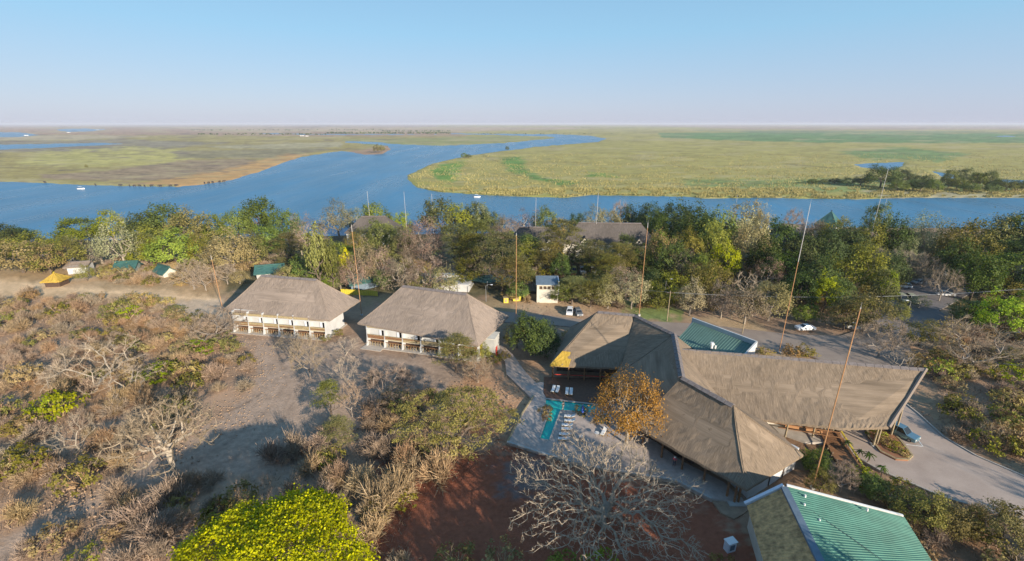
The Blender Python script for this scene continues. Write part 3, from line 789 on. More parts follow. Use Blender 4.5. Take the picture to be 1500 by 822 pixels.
# green flat pitched roof behind the entrance wing
gr = empty('service_building', (40, 92, 0), 0, 'service building with shallow dark green roof behind the entrance wing', 'building')
go = Vector((40, 92, 0))
ga, gb, gc, gd = V3(1014, 469, 5.6), V3(1108, 504, 5.6), V3(1060, 524, 4.6), V3(975, 480, 4.6)
gc = gc + Vector((0, -4, -.6)); gd = gd + Vector((1, -5, -.6))
m = MB(); m.prism([tuple((p - go))[:2] for p in (ga, gb, gc, gd)], -.3, [5.1, 5.1, 3.4, 3.4]); m.obj('wall', 'white_wall', gr)
def ribbed(parent, A, B, C, D, mat, pitch=.7, hgt=.06, name='roof', ribw=.12, uvs=False):
    """ribs run from edge A-B (top) down to D-C"""
    A, B, C, D = [Vector(p) for p in (A, B, C, D)]
    n = max(2, int((B - A).length / pitch)); m = MB(); nr = (B - A).cross(D - A).normalized()
    if nr.z < 0: nr = -nr
    prof = []
    for k in range(n):
        for f, h in ((0, 0), (ribw, hgt), (ribw * 2.2, hgt), (ribw * 3.2, 0)): prof.append(((k + f) / n, h))
    prof.append((1, 0))
    for (s, h), (s2, h2) in zip(prof, prof[1:]):
        m.face([D.lerp(C, s) + nr * h, D.lerp(C, s2) + nr * h2, A.lerp(B, s2) + nr * h2, A.lerp(B, s) + nr * h])
    t = nr * -.1
    m.face([A + t, B + t, C + t, D + t]); 
    for a, b in ((A, B), (B, C), (C, D), (D, A)): m.face([a, b, b + t, a + t])
    return m.obj(name, mat, parent)
M('green_sheet', (.085, .16, .13), .6, .15, .5, .05)
ribbed(gr, ga - go + Vector((.2, -.4, -.25)), gb - go + Vector((-.3, -.4, -.25)), gc - go, gd - go, 'green_sheet', .6)
for a, b in ((ga, gb), (gb, gc)):
    m = MB(); m.beam(a - go, b - go, .35, 1.3); m.obj('parapet', 'white_wall', gr)
m = MB(); vb = V3(1042, 511, 4.5) - go
m.tube([vb, vb + Vector((0, 0, 1.1))], .28, 9); m.tube([vb + Vector((0, 0, 1.1)), vb + Vector((0, 0, 1.5))], [.5, .35], 9); m.tube([vb + Vector((.8, 0, -.1)), vb + Vector((.8, 0, .8))], .2, 8)
m.obj('roof_vent', 'white_paint', gr)

# foreground building: teal ribbed roof on one side, weathered brown sheets on the other
fg = empty('teal_roofed_building', (38, 42, 0), 0, 'building with teal ribbed metal roof at the bottom right', 'building')
fo = Vector((38, 42, 0))
P1 = V3(1153, 713, 6.5); P2 = V3(1211, 830, 6.5); P2 = P1 + (P2 - P1) * 1.6
E1 = V3(1325, 758, 4.2); E2 = V3(1370, 830, 4.2); E2 = E1 + (E2 - E1) * 1.6
W1 = V3(1094, 741, 3.4); W2 = V3(1122, 835, 3.4); W2 = W1 + (W2 - W1) * 1.6
f_ = lambda p: Vector(p) - fo
ribbed(fg, f_(P1), f_(P2), f_(E2), f_(E1), 'teal_metal', .38, .05, 'roof', .16)
M('mossy_sheet', (.50, .29, .12), .85, .5, 1.6, .4)
ribbed(fg, f_(P1) + Vector((-.7, 0, -.35)), f_(P2) + Vector((-.7, 0, -.35)), f_(W2), f_(W1), 'mossy_sheet', .5, .05, 'lean_roof', .14)
m = MB(); m.beam(f_(P1) + Vector((-.35, 0, -.1)), f_(P2) + Vector((-.35, 0, -.1)), .8, .3); m.obj('ridge_cap', 'blue_grey', fg)
m = MB(); m.beam(f_(P1) + Vector((.1, .25, 0)), f_(E1) + Vector((0, .25, 0)), .26, .25); m.obj('barge_board', 'white_paint', fg)
m = MB(); m.beam(f_(P1) + Vector((-.3, .25, 0)), f_(W1) + Vector((-.1, .35, 0)), .4, .35); m.obj('barge_board', 'curtain', fg)
m = MB(); m.prism([tuple(f_(p))[:2] for p in (W1 + Vector((.5, -.2, 0)), E1 + Vector((-.5, -.2, 0)), E2 + Vector((-.5, 0, 0)), W2 + Vector((.5, 0, 0)))], -.3, 3.2); m.obj('wall', 'cream_wall', fg)
m = MB(); m.prism([tuple(f_(p))[:2] for p in (W1 + Vector((.6, -.3, 0)), P1 + Vector((0, -.2, 0)), P1 + Vector((0, -.5, 0)), W1 + Vector((.6, -.6, 0)))], 3.15, [3.3, 5.9, 5.9, 3.3]); m.obj('gable_wall', 'cream_wall', fg)
m = MB(); m.prism([tuple(f_(p))[:2] for p in (E1 + Vector((-.6, -.3, 0)), P1 + Vector((0, -.2, 0)), P1 + Vector((0, -.5, 0)), E1 + Vector((-.6, -.6, 0)))], 3.15, [3.9, 6.0, 6.0, 3.9]); m.obj('gable_wall', 'cream_wall', fg)
for px_, py_ in ((1179, 728), (1178, 741), (1200, 764), (1270, 748)):
    t = (px_ - 1153) / 180; z = 6.5 - 1.9 * t
    p = V3(px_, py_, z); m = MB(); m.tube([f_(p), f_(p) + Vector((0, 0, .35))], [.16, .1], 7); m.obj('roof_vent', 'white_paint', fg)
# loose cable lying on the teal roof
m = MB(); m.tube([f_(V3(1163, 732, 6.45)), f_(V3(1180, 742, 6.3)), f_(V3(1250, 790, 5.75)), f_(V3(1300, 826, 5.4))], .035, 4); tag(m.obj('cable', 'dark_cloth', fg))
# small white water meter cabinet and steps beside it
cb = V3(1068, 806, 0)
ca = empty('meter_cabinet', cb, .3, 'small pale blue cabinet beside the brown side of the teal roofed building', 'cabinet')
MB().box(-.6, .6, -.4, .4, 0, 1.5).obj('body', 'curtain', ca, bevel=.03); MB().box(-.35, .35, -.42, -.405, .4, 1.2).obj('door', 'blue_grey', ca)
MB().box(-.68, .68, -.48, .48, 1.503, 1.58).obj('lid', 'white_paint', ca)

# ------------------------------------------------------------------ lightning masts
MG = 'tall lightning masts'
def mast(px_, py_, top_y, label, low='mast_orange', z=None, lean=(0, 0), split=None):
    b = G(px_, py_)
    # height so that the tip reaches row top_y
    lo, hi = 1, 60
    for _ in range(40):
        mid_ = (lo + hi) / 2
        if pr(b.x + lean[0] * mid_, b.y + lean[1] * mid_, b.z + mid_)[1] > top_y: lo = mid_
        else: hi = mid_
    h = lo
    root = empty('lightning_mast', b, 0, label, 'mast', MG)
    r0 = .085 if b.y < 130 else .11
    n = 5; s = split if split is not None else 1.0
    pt = lambda t: Vector((lean[0] * h * t, lean[1] * h * t, h * t - (.0)))
    if s > 0:
        m = MB(); m.tube([pt(0), pt(s * .5), pt(s)], [r0, r0 * .9, r0 * .75], 6); m.obj('lower_pole', low, root)
    if s < 1:
        m = MB(); m.tube([pt(s), pt((1 + s) / 2), pt(.97)], [r0 * .74, r0 * .65, r0 * .55], 6); m.obj('upper_pole', 'mast_white', root)
    m = MB(); m.tube([pt(.96), pt(1)], [r0 * .4, r0 * .15], 5); m.obj('spike', 'metal_grey', root)
    m = MB(); m.tube([Vector((0, 0, -.2)), Vector((0, 0, .35))], .4, 8); m.obj('footing', 'grey_plaster', root)
mast(326, 452, 372, 'orange lightning mast at the left corner of the left guest block', split=.9)
mast(530, 462, 325, 'orange lightning mast between the two guest blocks', split=.9)
mast(756, 474, 338, 'orange lightning mast by the small white tower', split=.95)
mast(936, 462, 322, 'orange lightning mast behind the left end of the main lodge', split=.92)
mast(1141, 517, 292, 'tall mast behind the entrance wing, orange below and white above', split=.62)  # white upper stretch: sky light on the pole put into its colour
mast(1190, 716, 443, 'tallest looking orange mast standing in front of the entrance wing', split=.97)
mast(545, 352, 278, 'white mast left of the half hidden thatched house', 'mast_white', split=0)
mast(597, 352, 279, 'white mast right of the half hidden thatched house', 'mast_white', split=0)
mast(636, 350, 282, 'white mast in front of the bright green riverside tree', 'mast_white', split=0)
mast(784, 362, 288, 'white mast by the small grey gabled roof near the river', 'mast_white', split=0)
mast(871, 372, 280, 'white mast in front of the riverside house with two white gables', 'mast_white', split=0)
mast(1071, 345, 284, 'short looking white mast among the trees at the right riverbank', 'mast_white', split=0)
mast(1268, 375, 245, 'white mast leaning right near the river behind the car park', 'mast_white', split=0)
mast(1285, 345, 290, 'faint white mast close to the leaning one at the riverbank', 'mast_white', split=0)

# ------------------------------------------------------------------ small houses among the trees
def gable_house(label, px_, py_, wid, dep, eave, ridge, rz, roofmat, wallmat='white_wall', dormers=0, hip=.25, name='thatched_house', z=None, over=.7, ridgemat='ridge_grey'):
    b = G(px_, py_)
    if ridge < 0:          # solve the ridge height from the photo row of the ridge
        lo, hi = 3, 30
        for _ in range(30):
            m_ = (lo + hi) / 2
            if pr(b.x, b.y, b.z + m_)[1] > -ridge: lo = m_
            else: hi = m_
        ridge = lo; eave = ridge - eave
    root = empty(name, b, rz, label, 'building')
    w2, d2 = wid / 2, dep / 2
    MB().box(-w2, w2, -d2, d2, -1, eave).obj('wall', wallmat, root)
    o = over; m = MB(); hx = w2 * (1 - hip * 1.6) if hip else w2 + o
    FL, FR, BR, BL = (-w2 - o, -d2 - o, eave - .2), (w2 + o, -d2 - o, eave - .2), (w2 + o, d2 + o, eave - .2), (-w2 - o, d2 + o, eave - .2)
    RL, RR = (-hx, 0, ridge), (hx, 0, ridge)
    facet(m, (FL, FR, RR, RL), 12, 8, .3, .1); facet(m, (BR, BL, RL, RR), 8, 6, .3, .1, (40, 0))
    if hip: facet(m, (FR, BR, RR, RR), 6, 6, .3, .1, (60, 0)); facet(m, (BL, FL, RL, RL), 6, 6, .3, .1, (80, 0))
    else:
        g = MB(); g.prism([(-w2, -d2), (-w2, d2), (-w2 + .1, d2), (-w2 + .1, -d2)], eave, eave + .01)
        for s in (-1, 1):
            g.face([(s * w2, -d2, eave), (s * w2, d2, eave), (s * w2, 0, ridge - .3)])
        g.obj('gable', wallmat, root)
    r = m.obj('roof', roofmat, root)
    m = MB(); m.beam((RL[0], 0, ridge + .1), (RR[0], 0, ridge + .1), .7, .3); m.obj('ridge_cap', ridgemat, r)
    for k in range(dormers):
        x = -w2 * .55 + k * w2 * 1.15; yz = -d2 - .2
        dm = MB(); dm.prism([(x - 1.5, yz - .1), (x + 1.5, yz - .1), (x + 1.5, yz + 2.5), (x - 1.5, yz + 2.5)], eave - .2, eave + .3)
        dm.face([(x - 1.6, yz - .15, eave + .2), (x + 1.6, yz - .15, eave + .2), (x, yz - .15, eave + 2.1)])
        dd = dm.obj('dormer', wallmat, root)
        MB().box(x - .45, x + .45, yz - .22, yz - .16, eave + .35, eave + 1.15).obj('window', 'window_glass', dd)
        t = MB(); facet(t, ((x - 2.2, yz - .5, eave - .1), (x - 2.0, yz + 3.2, eave + .2), (x, yz + 3.4, eave + 2.6), (x, yz - .6, eave + 2.5)), 3, 4, .25, .05)
        facet(t, ((x + 2.0, yz + 3.2, eave + .2), (x + 2.2, yz - .5, eave - .1), (x, yz - .6, eave + 2.5), (x, yz + 3.4, eave + 2.6)), 3, 4, .25, .05); t.obj('dormer_roof', roofmat, dd)
    return root
gable_house('thatched house half hidden behind a bright green tree near the river', 551, 356, 25, 12, 6.5, -317, .05, 'thatch_dark', hip=.32)
gable_house('long grey thatched riverside house with two white dormer gables', 890, 372, 37, 12, 6.8, -327, -.06, 'thatch_dark', 'cream_wall', dormers=2, hip=.2)
gable_house('small grey thatched house with one white dormer left of the acacia', 783, 374, 20, 10, 5.5, -333, -.08, 'thatch_dark', dormers=2, hip=.25)
gable_house('low white house under the big acacia beyond the small tower', 806, 392, 9, 6, 4.2, 5.6, .1, 'thatch_dark', hip=.2, name='white_house')
gable_house('dark green steep pyramid roof sticking up above the riverside trees', 1208, 354, 9, 9, 6.5, -309, .7, 'teal_roof', hip=.6, name='green_roofed_house', ridgemat='dark_cloth')
gable_house('grey thatched roof among trees left of the dark green pyramid roof', 1155, 366, 15, 10, 5, -329, -.3, 'thatch_grey', hip=.3)
gable_house('low pale roofed house at the foot of the leaning white mast', 1265, 388, 16, 10, 3.5, -358, -.1, 'thatch_grey', 'grey_plaster', hip=.2, name='low_house')
gable_house('grey roofed house half hidden at the right edge behind bushes', 1510, 415, 16, 10, 4, 7.5, .2, 'thatch_grey', hip=.2, name='low_house')
gable_house('open green metal shelter behind the left guest block', 532, 420, 9, 6, 2.6, 4.3, .6, 'teal_roof', 'blue_grey', hip=0, name='green_shelter', ridgemat='teal_roof')
gable_house('green roofed hut directly behind the left guest block roof', 398, 406, 8, 5, 2.6, 4.4, .3, 'teal_roof', 'grey_plaster', hip=0, name='green_hut', ridgemat='teal_roof')
gable_house('small green tent left of the pale fronted tent', 189, 397, 6, 4, 2.0, 3.6, .2, 'teal_roof', 'bin_grey', hip=0, name='safari_tent', ridgemat='teal_roof')
gable_house('green and cream tent with pale front among the left scrub', 243, 403, 6, 4, 1.6, 3.4, -.5, 'teal_roof', 'cream_wall', hip=0, name='safari_tent', ridgemat='teal_roof')
gable_house('yellow thatched open kiosk beside the left dirt road', 85, 418, 4.2, 4.0, 2.3, 4.4, .15, 'thatch_new', 'dark_wood', hip=.62, name='yellow_kiosk', ridgemat='yellow_paint')
gable_house('small white hut beside the fork of the dirt road', 120, 398, 5.6, 4.5, 2.8, 3.7, .25, 'thatch_grey', 'white_wall', hip=0, name='white_hut')
gable_house('low purple grey roof half hidden in the far left scrub', 78, 385, 10, 6, 2.0, 3.4, .2, 'thatch_dark', 'grey_plaster', hip=.2, name='low_shed')

# white tower-like pump house with four windows
tb = G(801, 439)
tw = empty('pump_house', tb, -.03, 'square white tower with four small windows and lean-to roof', 'building')
MB().box(-3.1, 3.1, -2.5, 2.5, -.5, 5.6).obj('wall', 'cream_wall', tw)
m = MB(); m.prism([(-3.4, -2.9), (3.3, -2.9), (3.3, 2.7), (-3.4, 2.7)], [5.63, 5.63, 6.5, 6.5], [5.8, 5.8, 6.7, 6.7]); m.obj('roof', 'blue_grey', tw)
MB().box(3.12, 3.35, -2.6, 2.6, 2.6, 6.7).obj('side_panel', 'curtain', tw)
for k in range(4):
    wn = MB().box(-2.4 + k * 1.2, -1.5 + k * 1.2, -2.56, -2.49, 4.2, 5.2).obj('window', 'tan_board', tw)
    MB().box(-2.3 + k * 1.2, -1.6 + k * 1.2, -2.58, -2.565, 4.3, 5.1).obj('pane', 'dark_wood', wn)
# little shed and yellow booth left of the tower
gable_house('small shed with tan roof left of the white tower', 775, 431, 4.6, 3.5, 2.2, 3.9, .1, 'thatch_tan', 'dark_wood', hip=.3, name='tan_shed')
for (x, y, lb, nm, mt, s) in ((770, 436, 'yellow green booth by the tan shed', 'yellow_booth', 'yellow_paint', (.9, .8, 2.2)), (757, 440, 'yellow crate block beside the orange mast', 'yellow_block', 'yellow_paint', (1.2, .8, 1.6)),
                     (741, 443, 'small yellow block left of the orange mast', 'yellow_block', 'yellow_paint', (.7, .6, 1.5)), (759, 434, 'grey water tank behind the yellow block', 'water_tank', 'bin_grey', (1.0, 1.0, 2.4))):
    b = G(x, y); e = empty(nm, b, .1, lb, nm.split('_')[-1])
    if nm == 'water_tank':
        m = MB(); m.tube([(0, 0, 0), (0, 0, 1.9), (0, 0, 2.3)], [1.0, 1.0, .3], 14); m.obj('body', mt, e)
        m = MB(); m.tube([(0, 0, 2.3), (0, 0, 2.45)], .3, 10); m.obj('lid', 'dark_cloth', e)
    else:
        MB().box(-s[0], s[0], -s[1], s[1], 0, s[2]).obj('body', mt, e, bevel=.04)
        MB().box(-s[0] * 1.08, s[0] * 1.08, -s[1] * 1.1, s[1] * 1.1, s[2] + .003, s[2] + .12).obj('top', 'tan_board', e)
        MB().box(-s[0] * .5, s[0] * .5, -s[1] - .03, -s[1] + .01, s[2] * .2, s[2] * .8).obj('front_panel', 'tan_board', e)
# fence of palings right of the booth
for (x0, y0, x1, y1, lb, mt, hh, st) in ((778, 438, 800, 440, 'short tan paling fence in front of the white tower', 'tan_board', 1.6, .45), (500, 431, 556, 434, 'yellow wall of upright boards between the guest blocks', 'yellow_paint', 1.7, .6)):
    a, b = G(x0, y0), G(x1, y1); dd = b - a; L = dd.length; e = empty('paling_fence', a, math.atan2(dd.y, dd.x), lb, 'fence')
    pmz = MB().box(0, st * .86, -.04, .04, 0, hh).mesh('paling'); pmz.materials.append(MATS[mt]); rr = random.Random(3)
    for k in range(int(L / st)):
        o = bpy.data.objects.new('paling', pmz); COL.objects.link(o); o.parent = e; o.location = (k * st, rr.uniform(-.02, .02), rr.uniform(-.05, .08))
    m = MB(); m.box(0, L, .05, .1, hh * .6, hh * .68); m.obj('rail', 'tan_board', e)
# workshop roofs between guest block two and the trees
ws = empty('workshop', G(655, 420), -.12, 'low workshop with patchwork teal and pale roof panels behind the middle guest block', 'building')
MB().box(-9, 8, -4, 4, -.3, 2.4).obj('wall', 'white_wall', ws)
for k, (x0, x1, y0, y1, z, mt) in enumerate(((-9.4, -4.5, -4.3, 4, 2.9, 'teal_roof'), (-4.4, 3.8, 1.0, 4.2, 3.3, 'curtain'), (-4.4, 3.5, -4.2, .9, 2.8, 'teal_roof'), (3.9, 8.3, -3, 4, 2.7, 'grey_plaster'))):
    m = MB(); m.prism([(x0, y0), (x1, y0), (x1, y1), (x0, y1)], 2.43, [z - .3, z - .3, z, z]); m.obj('roof_panel', mt, ws)
MB().box(-4, 4.2, .9, 1.2, 2.45, 3.6).obj('parapet', 'white_paint', ws)
m = MB().box(-2, 2, 5, 7, 0, 1.6); m.obj('side_store', 'cream_wall', ws)
MB().box(-1.2, 1.4, 5.2, 7.2, 1.605, 1.75).obj('store_roof', 'teal_roof', ws)
ws2 = empty('shade_net', G(716, 420), -.1, 'teal shade net canopy on posts right of the workshop', 'canopy')
m = MB()
for i in range(6):
    for j in range(3):
        z = lambda a, b: 2.6 + .35 * math.sin(a * 1.7 + b) 
        m.face([(-7 + i * 2.4, -3 + j * 2.2, z(i, j)), (-7 + (i + 1) * 2.4, -3 + j * 2.2, z(i + 1, j)), (-7 + (i + 1) * 2.4, -3 + (j + 1) * 2.2, z(i + 1, j + 1)), (-7 + i * 2.4, -3 + (j + 1) * 2.2, z(i, j + 1))])
m.obj('net', 'teal_roof', ws2)
for x in (-7, 0, 7.2):
    for y in (-3, 3.4): m = MB(); m.tube([(x, y, -.3), (x, y, 3)], .1, 6); m.obj('post', 'metal_grey', ws2)

# ------------------------------------------------------------------ lamp posts, poles and wires
def lamp(px_, py_, hh, label, arm=1.2, rz=0):
    b = G(px_, py_); e = empty('street_lamp', b, rz, label, 'street lamp')
    m = MB(); m.tube([(0, 0, -.2), (0, 0, hh)], [.11, .07], 7); m.obj('post', 'metal_grey', e)
    m = MB(); m.tube([(0, 0, hh), (arm * .5, 0, hh + .35), (arm, 0, hh + .4)], .05, 5); m.obj('arm', 'metal_grey', e)
    MB().box(arm - .1, arm + .55, -.16, .16, hh + .3, hh + .45).obj('lamp_head', 'curtain', e)
lamp(972, 446, 7.5, 'pale street lamp left of the thin pole behind the lodge roof')
lamp(1326, 470, 5.5, 'curved pale street lamp at the car park entrance', -1.4)
lamp(712, 442, 5, 'lamp with curved neck beside the shade net', 1.5)
def plainpole(px_, py_, hh, label, cross=False, r=.13):
    b = G(px_, py_); e = empty('utility_pole', b, 0, label, 'utility pole')
    m = MB(); m.tube([(0, 0, -.3), (0, 0, hh)], [r, r * .75], 7); m.obj('post', 'pole_wood', e)
    if cross: m = MB(); m.beam((-1, 0, hh - .5), (1, 0, hh - .5), .12, .14); m.obj('crossarm', 'dark_wood', e)
    else: m = MB(); m.tube([(0, 0, hh), (0, 0, hh + .15)], r * .9, 7); m.obj('cap', 'metal_grey', e)
    return b
p1 = plainpole(977, 470, 8.5, 'dark utility pole right of the street lamp behind the lodge', True)
plainpole(1087, 490, 4.6, 'short tan pole beside the road behind the green roof')
plainpole(1243, 520, 3.4, 'short orange brown post beside the road right of the tall mast')
pr_ = plainpole(1540, 470, 10.5, 'utility pole just off the right edge carrying the wires', True)
p0 = plainpole(655, 405, 6.0, 'utility pole behind the workshop', True)
def wire(a, b, sag, label, r=.022, dz=0):
    a, b = Vector(a), Vector(b); m = MB(); n = 14
    m.tube([a.lerp(b, i / n) - Vector((0, 0, sag * 4 * (i / n) * (1 - i / n))) for i in range(n + 1)], r, 4)
    tag(m.obj('power_line', 'metal_grey'), label, 'power line', 'overhead power lines')
for k, dx in enumerate((-.9, .9)):
    wire((p1.x + dx, p1.y, p1.z + 8.1), (pr_.x + dx, pr_.y, pr_.z + 10.1), 2.2, ('lower' if k else 'upper') + ' overhead wire crossing the trees toward the right edge')
wire((p0.x, p0.y, p0.z + 5.7), (p1.x, p1.y, p1.z + 8.2), 1.5, 'overhead wire from the workshop pole to the pole behind the lodge')

# ------------------------------------------------------------------ vehicles
def car_proto(name, body, hatch=True, L=4.4, Wd=1.75, Hh=1.5):
    root = empty(name, (0, 0, 0))
    w2 = Wd / 2
    # side profile of lower body, lofted across with rounding
    prof = [(-L / 2, .35), (-L / 2, .78), (-L / 2 + .1, .92), (-L * .12 - .55, 1.0), (L / 2 - .12, .98) if hatch else (L / 2 - 1.0, 1.0), (L / 2, .85), (L / 2, .35), (L / 2 - .3, .25), (-L / 2 + .3, .25)]
    m = MB()
    secs = [(-w2, .96), (-w2 * .97, 1.0), (w2 * .97, 1.0), (w2, .96)]
    rows = [[(x * s, y, .3 + (z - .3) * s) for x, z in prof] for y, s in secs]
    for a, b in zip(rows, rows[1:]):
        for i in range(len(prof)): j = (i + 1) % len(prof); m.face([a[i], a[j], b[j], b[i]])
    m.face(rows[0][::-1]); m.face(rows[-1])
    m.obj('body', body, root, bevel=.03)
    x0, x1 = -L * .12 - .55, (L / 2 - .15 if hatch else L / 2 - 1.0)
    b0, b1 = .98, Hh
    tx0, tx1 = x0 + .75, x1 - (.35 if hatch else .55)
    g = MB(); bot = [(x0, -w2 * .93), (x1, -w2 * .93), (x1, w2 * .93), (x0, w2 * .93)]; top = [(tx0, -w2 * .76), (tx1, -w2 * .76), (tx1, w2 * .76), (tx0, w2 * .76)]
    B_ = [(x, y, b0) for x, y in bot]; T_ = [(x, y, b1 - .05) for x, y in top]
    for i in range(4): j = (i + 1) % 4; g.face([B_[i], B_[j], T_[j], T_[i]])
    g.obj('window', 'window_glass', root)
    MB().box(tx0 - .05, tx1 + .05, -w2 * .78, w2 * .78, b1 - .05, b1).obj('car_roof', body, root, bevel=.03)
    for y in (-1, 1):
        for k, (a, b) in enumerate((((x0, b0), (tx0, b1)), ((x1, b0), (tx1, b1)), ((.25 * L * .3, b0), (.25 * L * .3, b1)))):
            p = MB(); p.beam((a[0], y * w2 * .935, a[1]), (b[0], y * w2 * .77, b[1] - .03), .07, .07); p.obj('pillar', body, root)
        for x in (-L / 2 + .8, L / 2 - .8):
            t = MB(); t.tube([(x, y * (w2 - .22), .33), (x, y * (w2 + .01), .33)], .33, 12); ty = t.obj('wheel', 'tyre', root)
            t = MB(); t.tube([(x, y * (w2 + .005), .33), (x, y * (w2 + .03), .33)], .19, 8); t.obj('rim', 'car_silver', ty)
        MB().box(-L / 2 - .015, -L / 2 + .1, y * w2 * .72 - .2, y * w2 * .72 + .2, .62, .8).obj('headlight', 'lamp_glass', root)
        MB().box(L / 2 - .1, L / 2 + .015, y * w2 * .76 - .14, y * w2 * .76 + .14, .68, .86).obj('tail_light', 'red_door', root)
    return root
def place(proto, px_, py_, rz, label, cat='car', z=.32, group=None, first=[set()], mats=None, scale=None):
    x, y = un(px_, py_, z)
    if proto.name in first[0]: o = copy_tree(proto)
    else: o = proto; first[0].add(proto.name)
    o.location = (x, y, z); o.rotation_euler = (0, 0, rz)
    if scale: o.scale = (scale,) * 3
    tag(o, label, cat, group); return o
cw = car_proto('parked_car', 'car_white'); cs = car_proto('parked_car', 'car_silver'); cbl = car_proto('parked_car', 'car_blue', L=4.8, Wd=1.9, Hh=1.75)
ck = car_proto('safari_vehicle', 'car_khaki', L=5, Wd=2.0, Hh=2.0); cy = car_proto('parked_van', 'car_yellow', L=4.6, Hh=1.9); cwv = car_proto('parked_van', 'car_white', L=4.8, Wd=1.9, Hh=2.0)
csd = car_proto('parked_car', 'car_white', hatch=False, L=4.6, Hh=1.4)
PG = 'parked vehicles'
place(cw, 834.5, 459, R(80), 'white hatchback left of the silver car behind the lodge', z=.1)
place(cs, 847, 460.5, R(96), 'silver car right of the white hatchback behind the lodge', z=.1)
place(csd, 1179, 483, R(2), 'white saloon parked alone on the road behind the entrance wing')
place(cbl, 1318, 637, R(118), 'blue grey SUV parked under the porch end')
place(cw, 1252, 481, R(170), 'pale car half hidden by the bare tree on the road')
place(cw, 1322, 421, R(-20), 'white car in the car park just below the bright green tree', group=PG)
place(ck, 1321, 441, R(75), 'left one of two open khaki safari vehicles', 'safari vehicle')
place(ck, 1336, 442, R(75), 'right one of two open khaki safari vehicles', 'safari vehicle')
place(cw, 1384, 433, R(160), 'white car in the car park beside the bare tree')
place(cs, 1388, 404, R(170), 'silver car at the far end of the shaded car park')
place(cs, 1345, 416, R(10), 'dark silver car in shade behind the white one')
place(cy, 841, 399, R(85), 'pale yellow van leftmost of three under the acacia', 'van', z=-.1)
place(cwv, 853, 399, R(90), 'white van middle of three under the acacia', 'van', z=-.1)
place(cwv, 868, 399, R(100), 'white van rightmost of three under the acacia', 'van', z=-.1)
place(cs, 1486, 496, R(20), 'silver car half hidden behind scrub at the right edge')

# ------------------------------------------------------------------ pool furniture
def lounger_proto():
    e = empty('sun_lounger', (0, 0, 0))
    m = MB(); m.box(-.95, .35, -.32, .32, .26, .32); m.obj('frame', 'tan_board', e)
    m = MB(); m.box(-.93, .34, -.3, .3, .323, .42); m.obj('seat_cushion', 'white_paint', e, bevel=.03)
    m = MB(); m.prism([(.36, -.3), (.95, -.3), (.95, .3), (.36, .3)], [.32, .62, .62, .32], [.42, .74, .74, .42]); m.obj('back_cushion', 'white_paint', e)
    for x in (-.85, .25):
        for y in (-.28, .28): MB().box(x - .03, x + .03, y - .03, y + .03, 0, .26).obj('leg', 'tan_board', e)
    MB().box(-.25, .1, -.28, .28, .421, .47).obj('towel', 'curtain', e)
    return e
lp = lounger_proto(); first = True
LG = 'white sun loungers by the pool'
spots = [(834, 612, -8, 'white lounger in the pool row, nearest the dark planter'), (834.4, 618.3, -6, 'second white lounger down the row from the dark planter'), (830.7, 625, -8, 'third white lounger down the pool row, upper of the middle pair'),
         (830, 630.5, -6, 'fourth white lounger down the pool row, lower of the middle pair'), (827, 638.5, -8, 'fifth white lounger down the pool row, upper of the last pair'), (825.6, 645, -6, 'bottom white lounger of the pool row, nearest the bare tree'),
         (810.4, 572.5, 72, 'leftmost white lounger on the dark timber deck'), (816.5, 573.2, 72, 'second lounger from the left on the timber deck'),
         (830.4, 576, 80, 'third lounger from the left on the timber deck'), (836.5, 576.5, 80, 'rightmost lounger on the dark timber deck'), (884, 635, 60, 'single white lounger between the pool row and the lodge')]
for (x, y, a, lb) in spots:
    o = lp if first else copy_tree(lp); first = False
    zz = TZ + (.06 if y < 590 else 0)
    xx, yy = un(x, y, zz); o.location = (xx, yy, zz); o.rotation_euler = (0, 0, R(a)); tag(o, lb, 'lounger', LG)
# table with two chairs below the row
def small_table(px_, py_, lb):
    x, y = un(px_, py_, TZ); e = empty('side_table', (x, y, TZ), .3, lb, 'table')
    m = MB(); m.tube([(0, 0, .55), (0, 0, .6)], .4, 12); m.obj('tabletop', 'white_paint', e)
    for k in range(3): a = k * 2.1; m = MB(); m.tube([(.28 * math.cos(a), .28 * math.sin(a), 0), (.1 * math.cos(a), .1 * math.sin(a), .55)], .03, 5); m.obj('leg', 'metal_grey', e)
small_table(851, 643, 'small white table right of the bottom lounger'); small_table(874, 638, 'small white table left of the single lounger')
# folded blue parasol
x, y = un(853, 610, TZ); e = empty('folded_parasol', (x, y, TZ), 0, 'folded blue parasol beside the dark planter by the pool', 'parasol')
m = MB(); m.tube([(0, 0, 0), (0, 0, 2.5)], .04, 6); m.obj('pole', 'pole_wood', e); m = MB(); m.tube([(0, 0, .9), (0, 0, 1.5), (0, 0, 2.45)], [.24, .2, .05], 8); m.obj('canopy', 'blue_cloth', e); m = MB(); m.tube([(0, 0, 0), (0, 0, .12)], .3, 10); m.obj('base', 'grey_plaster', e)

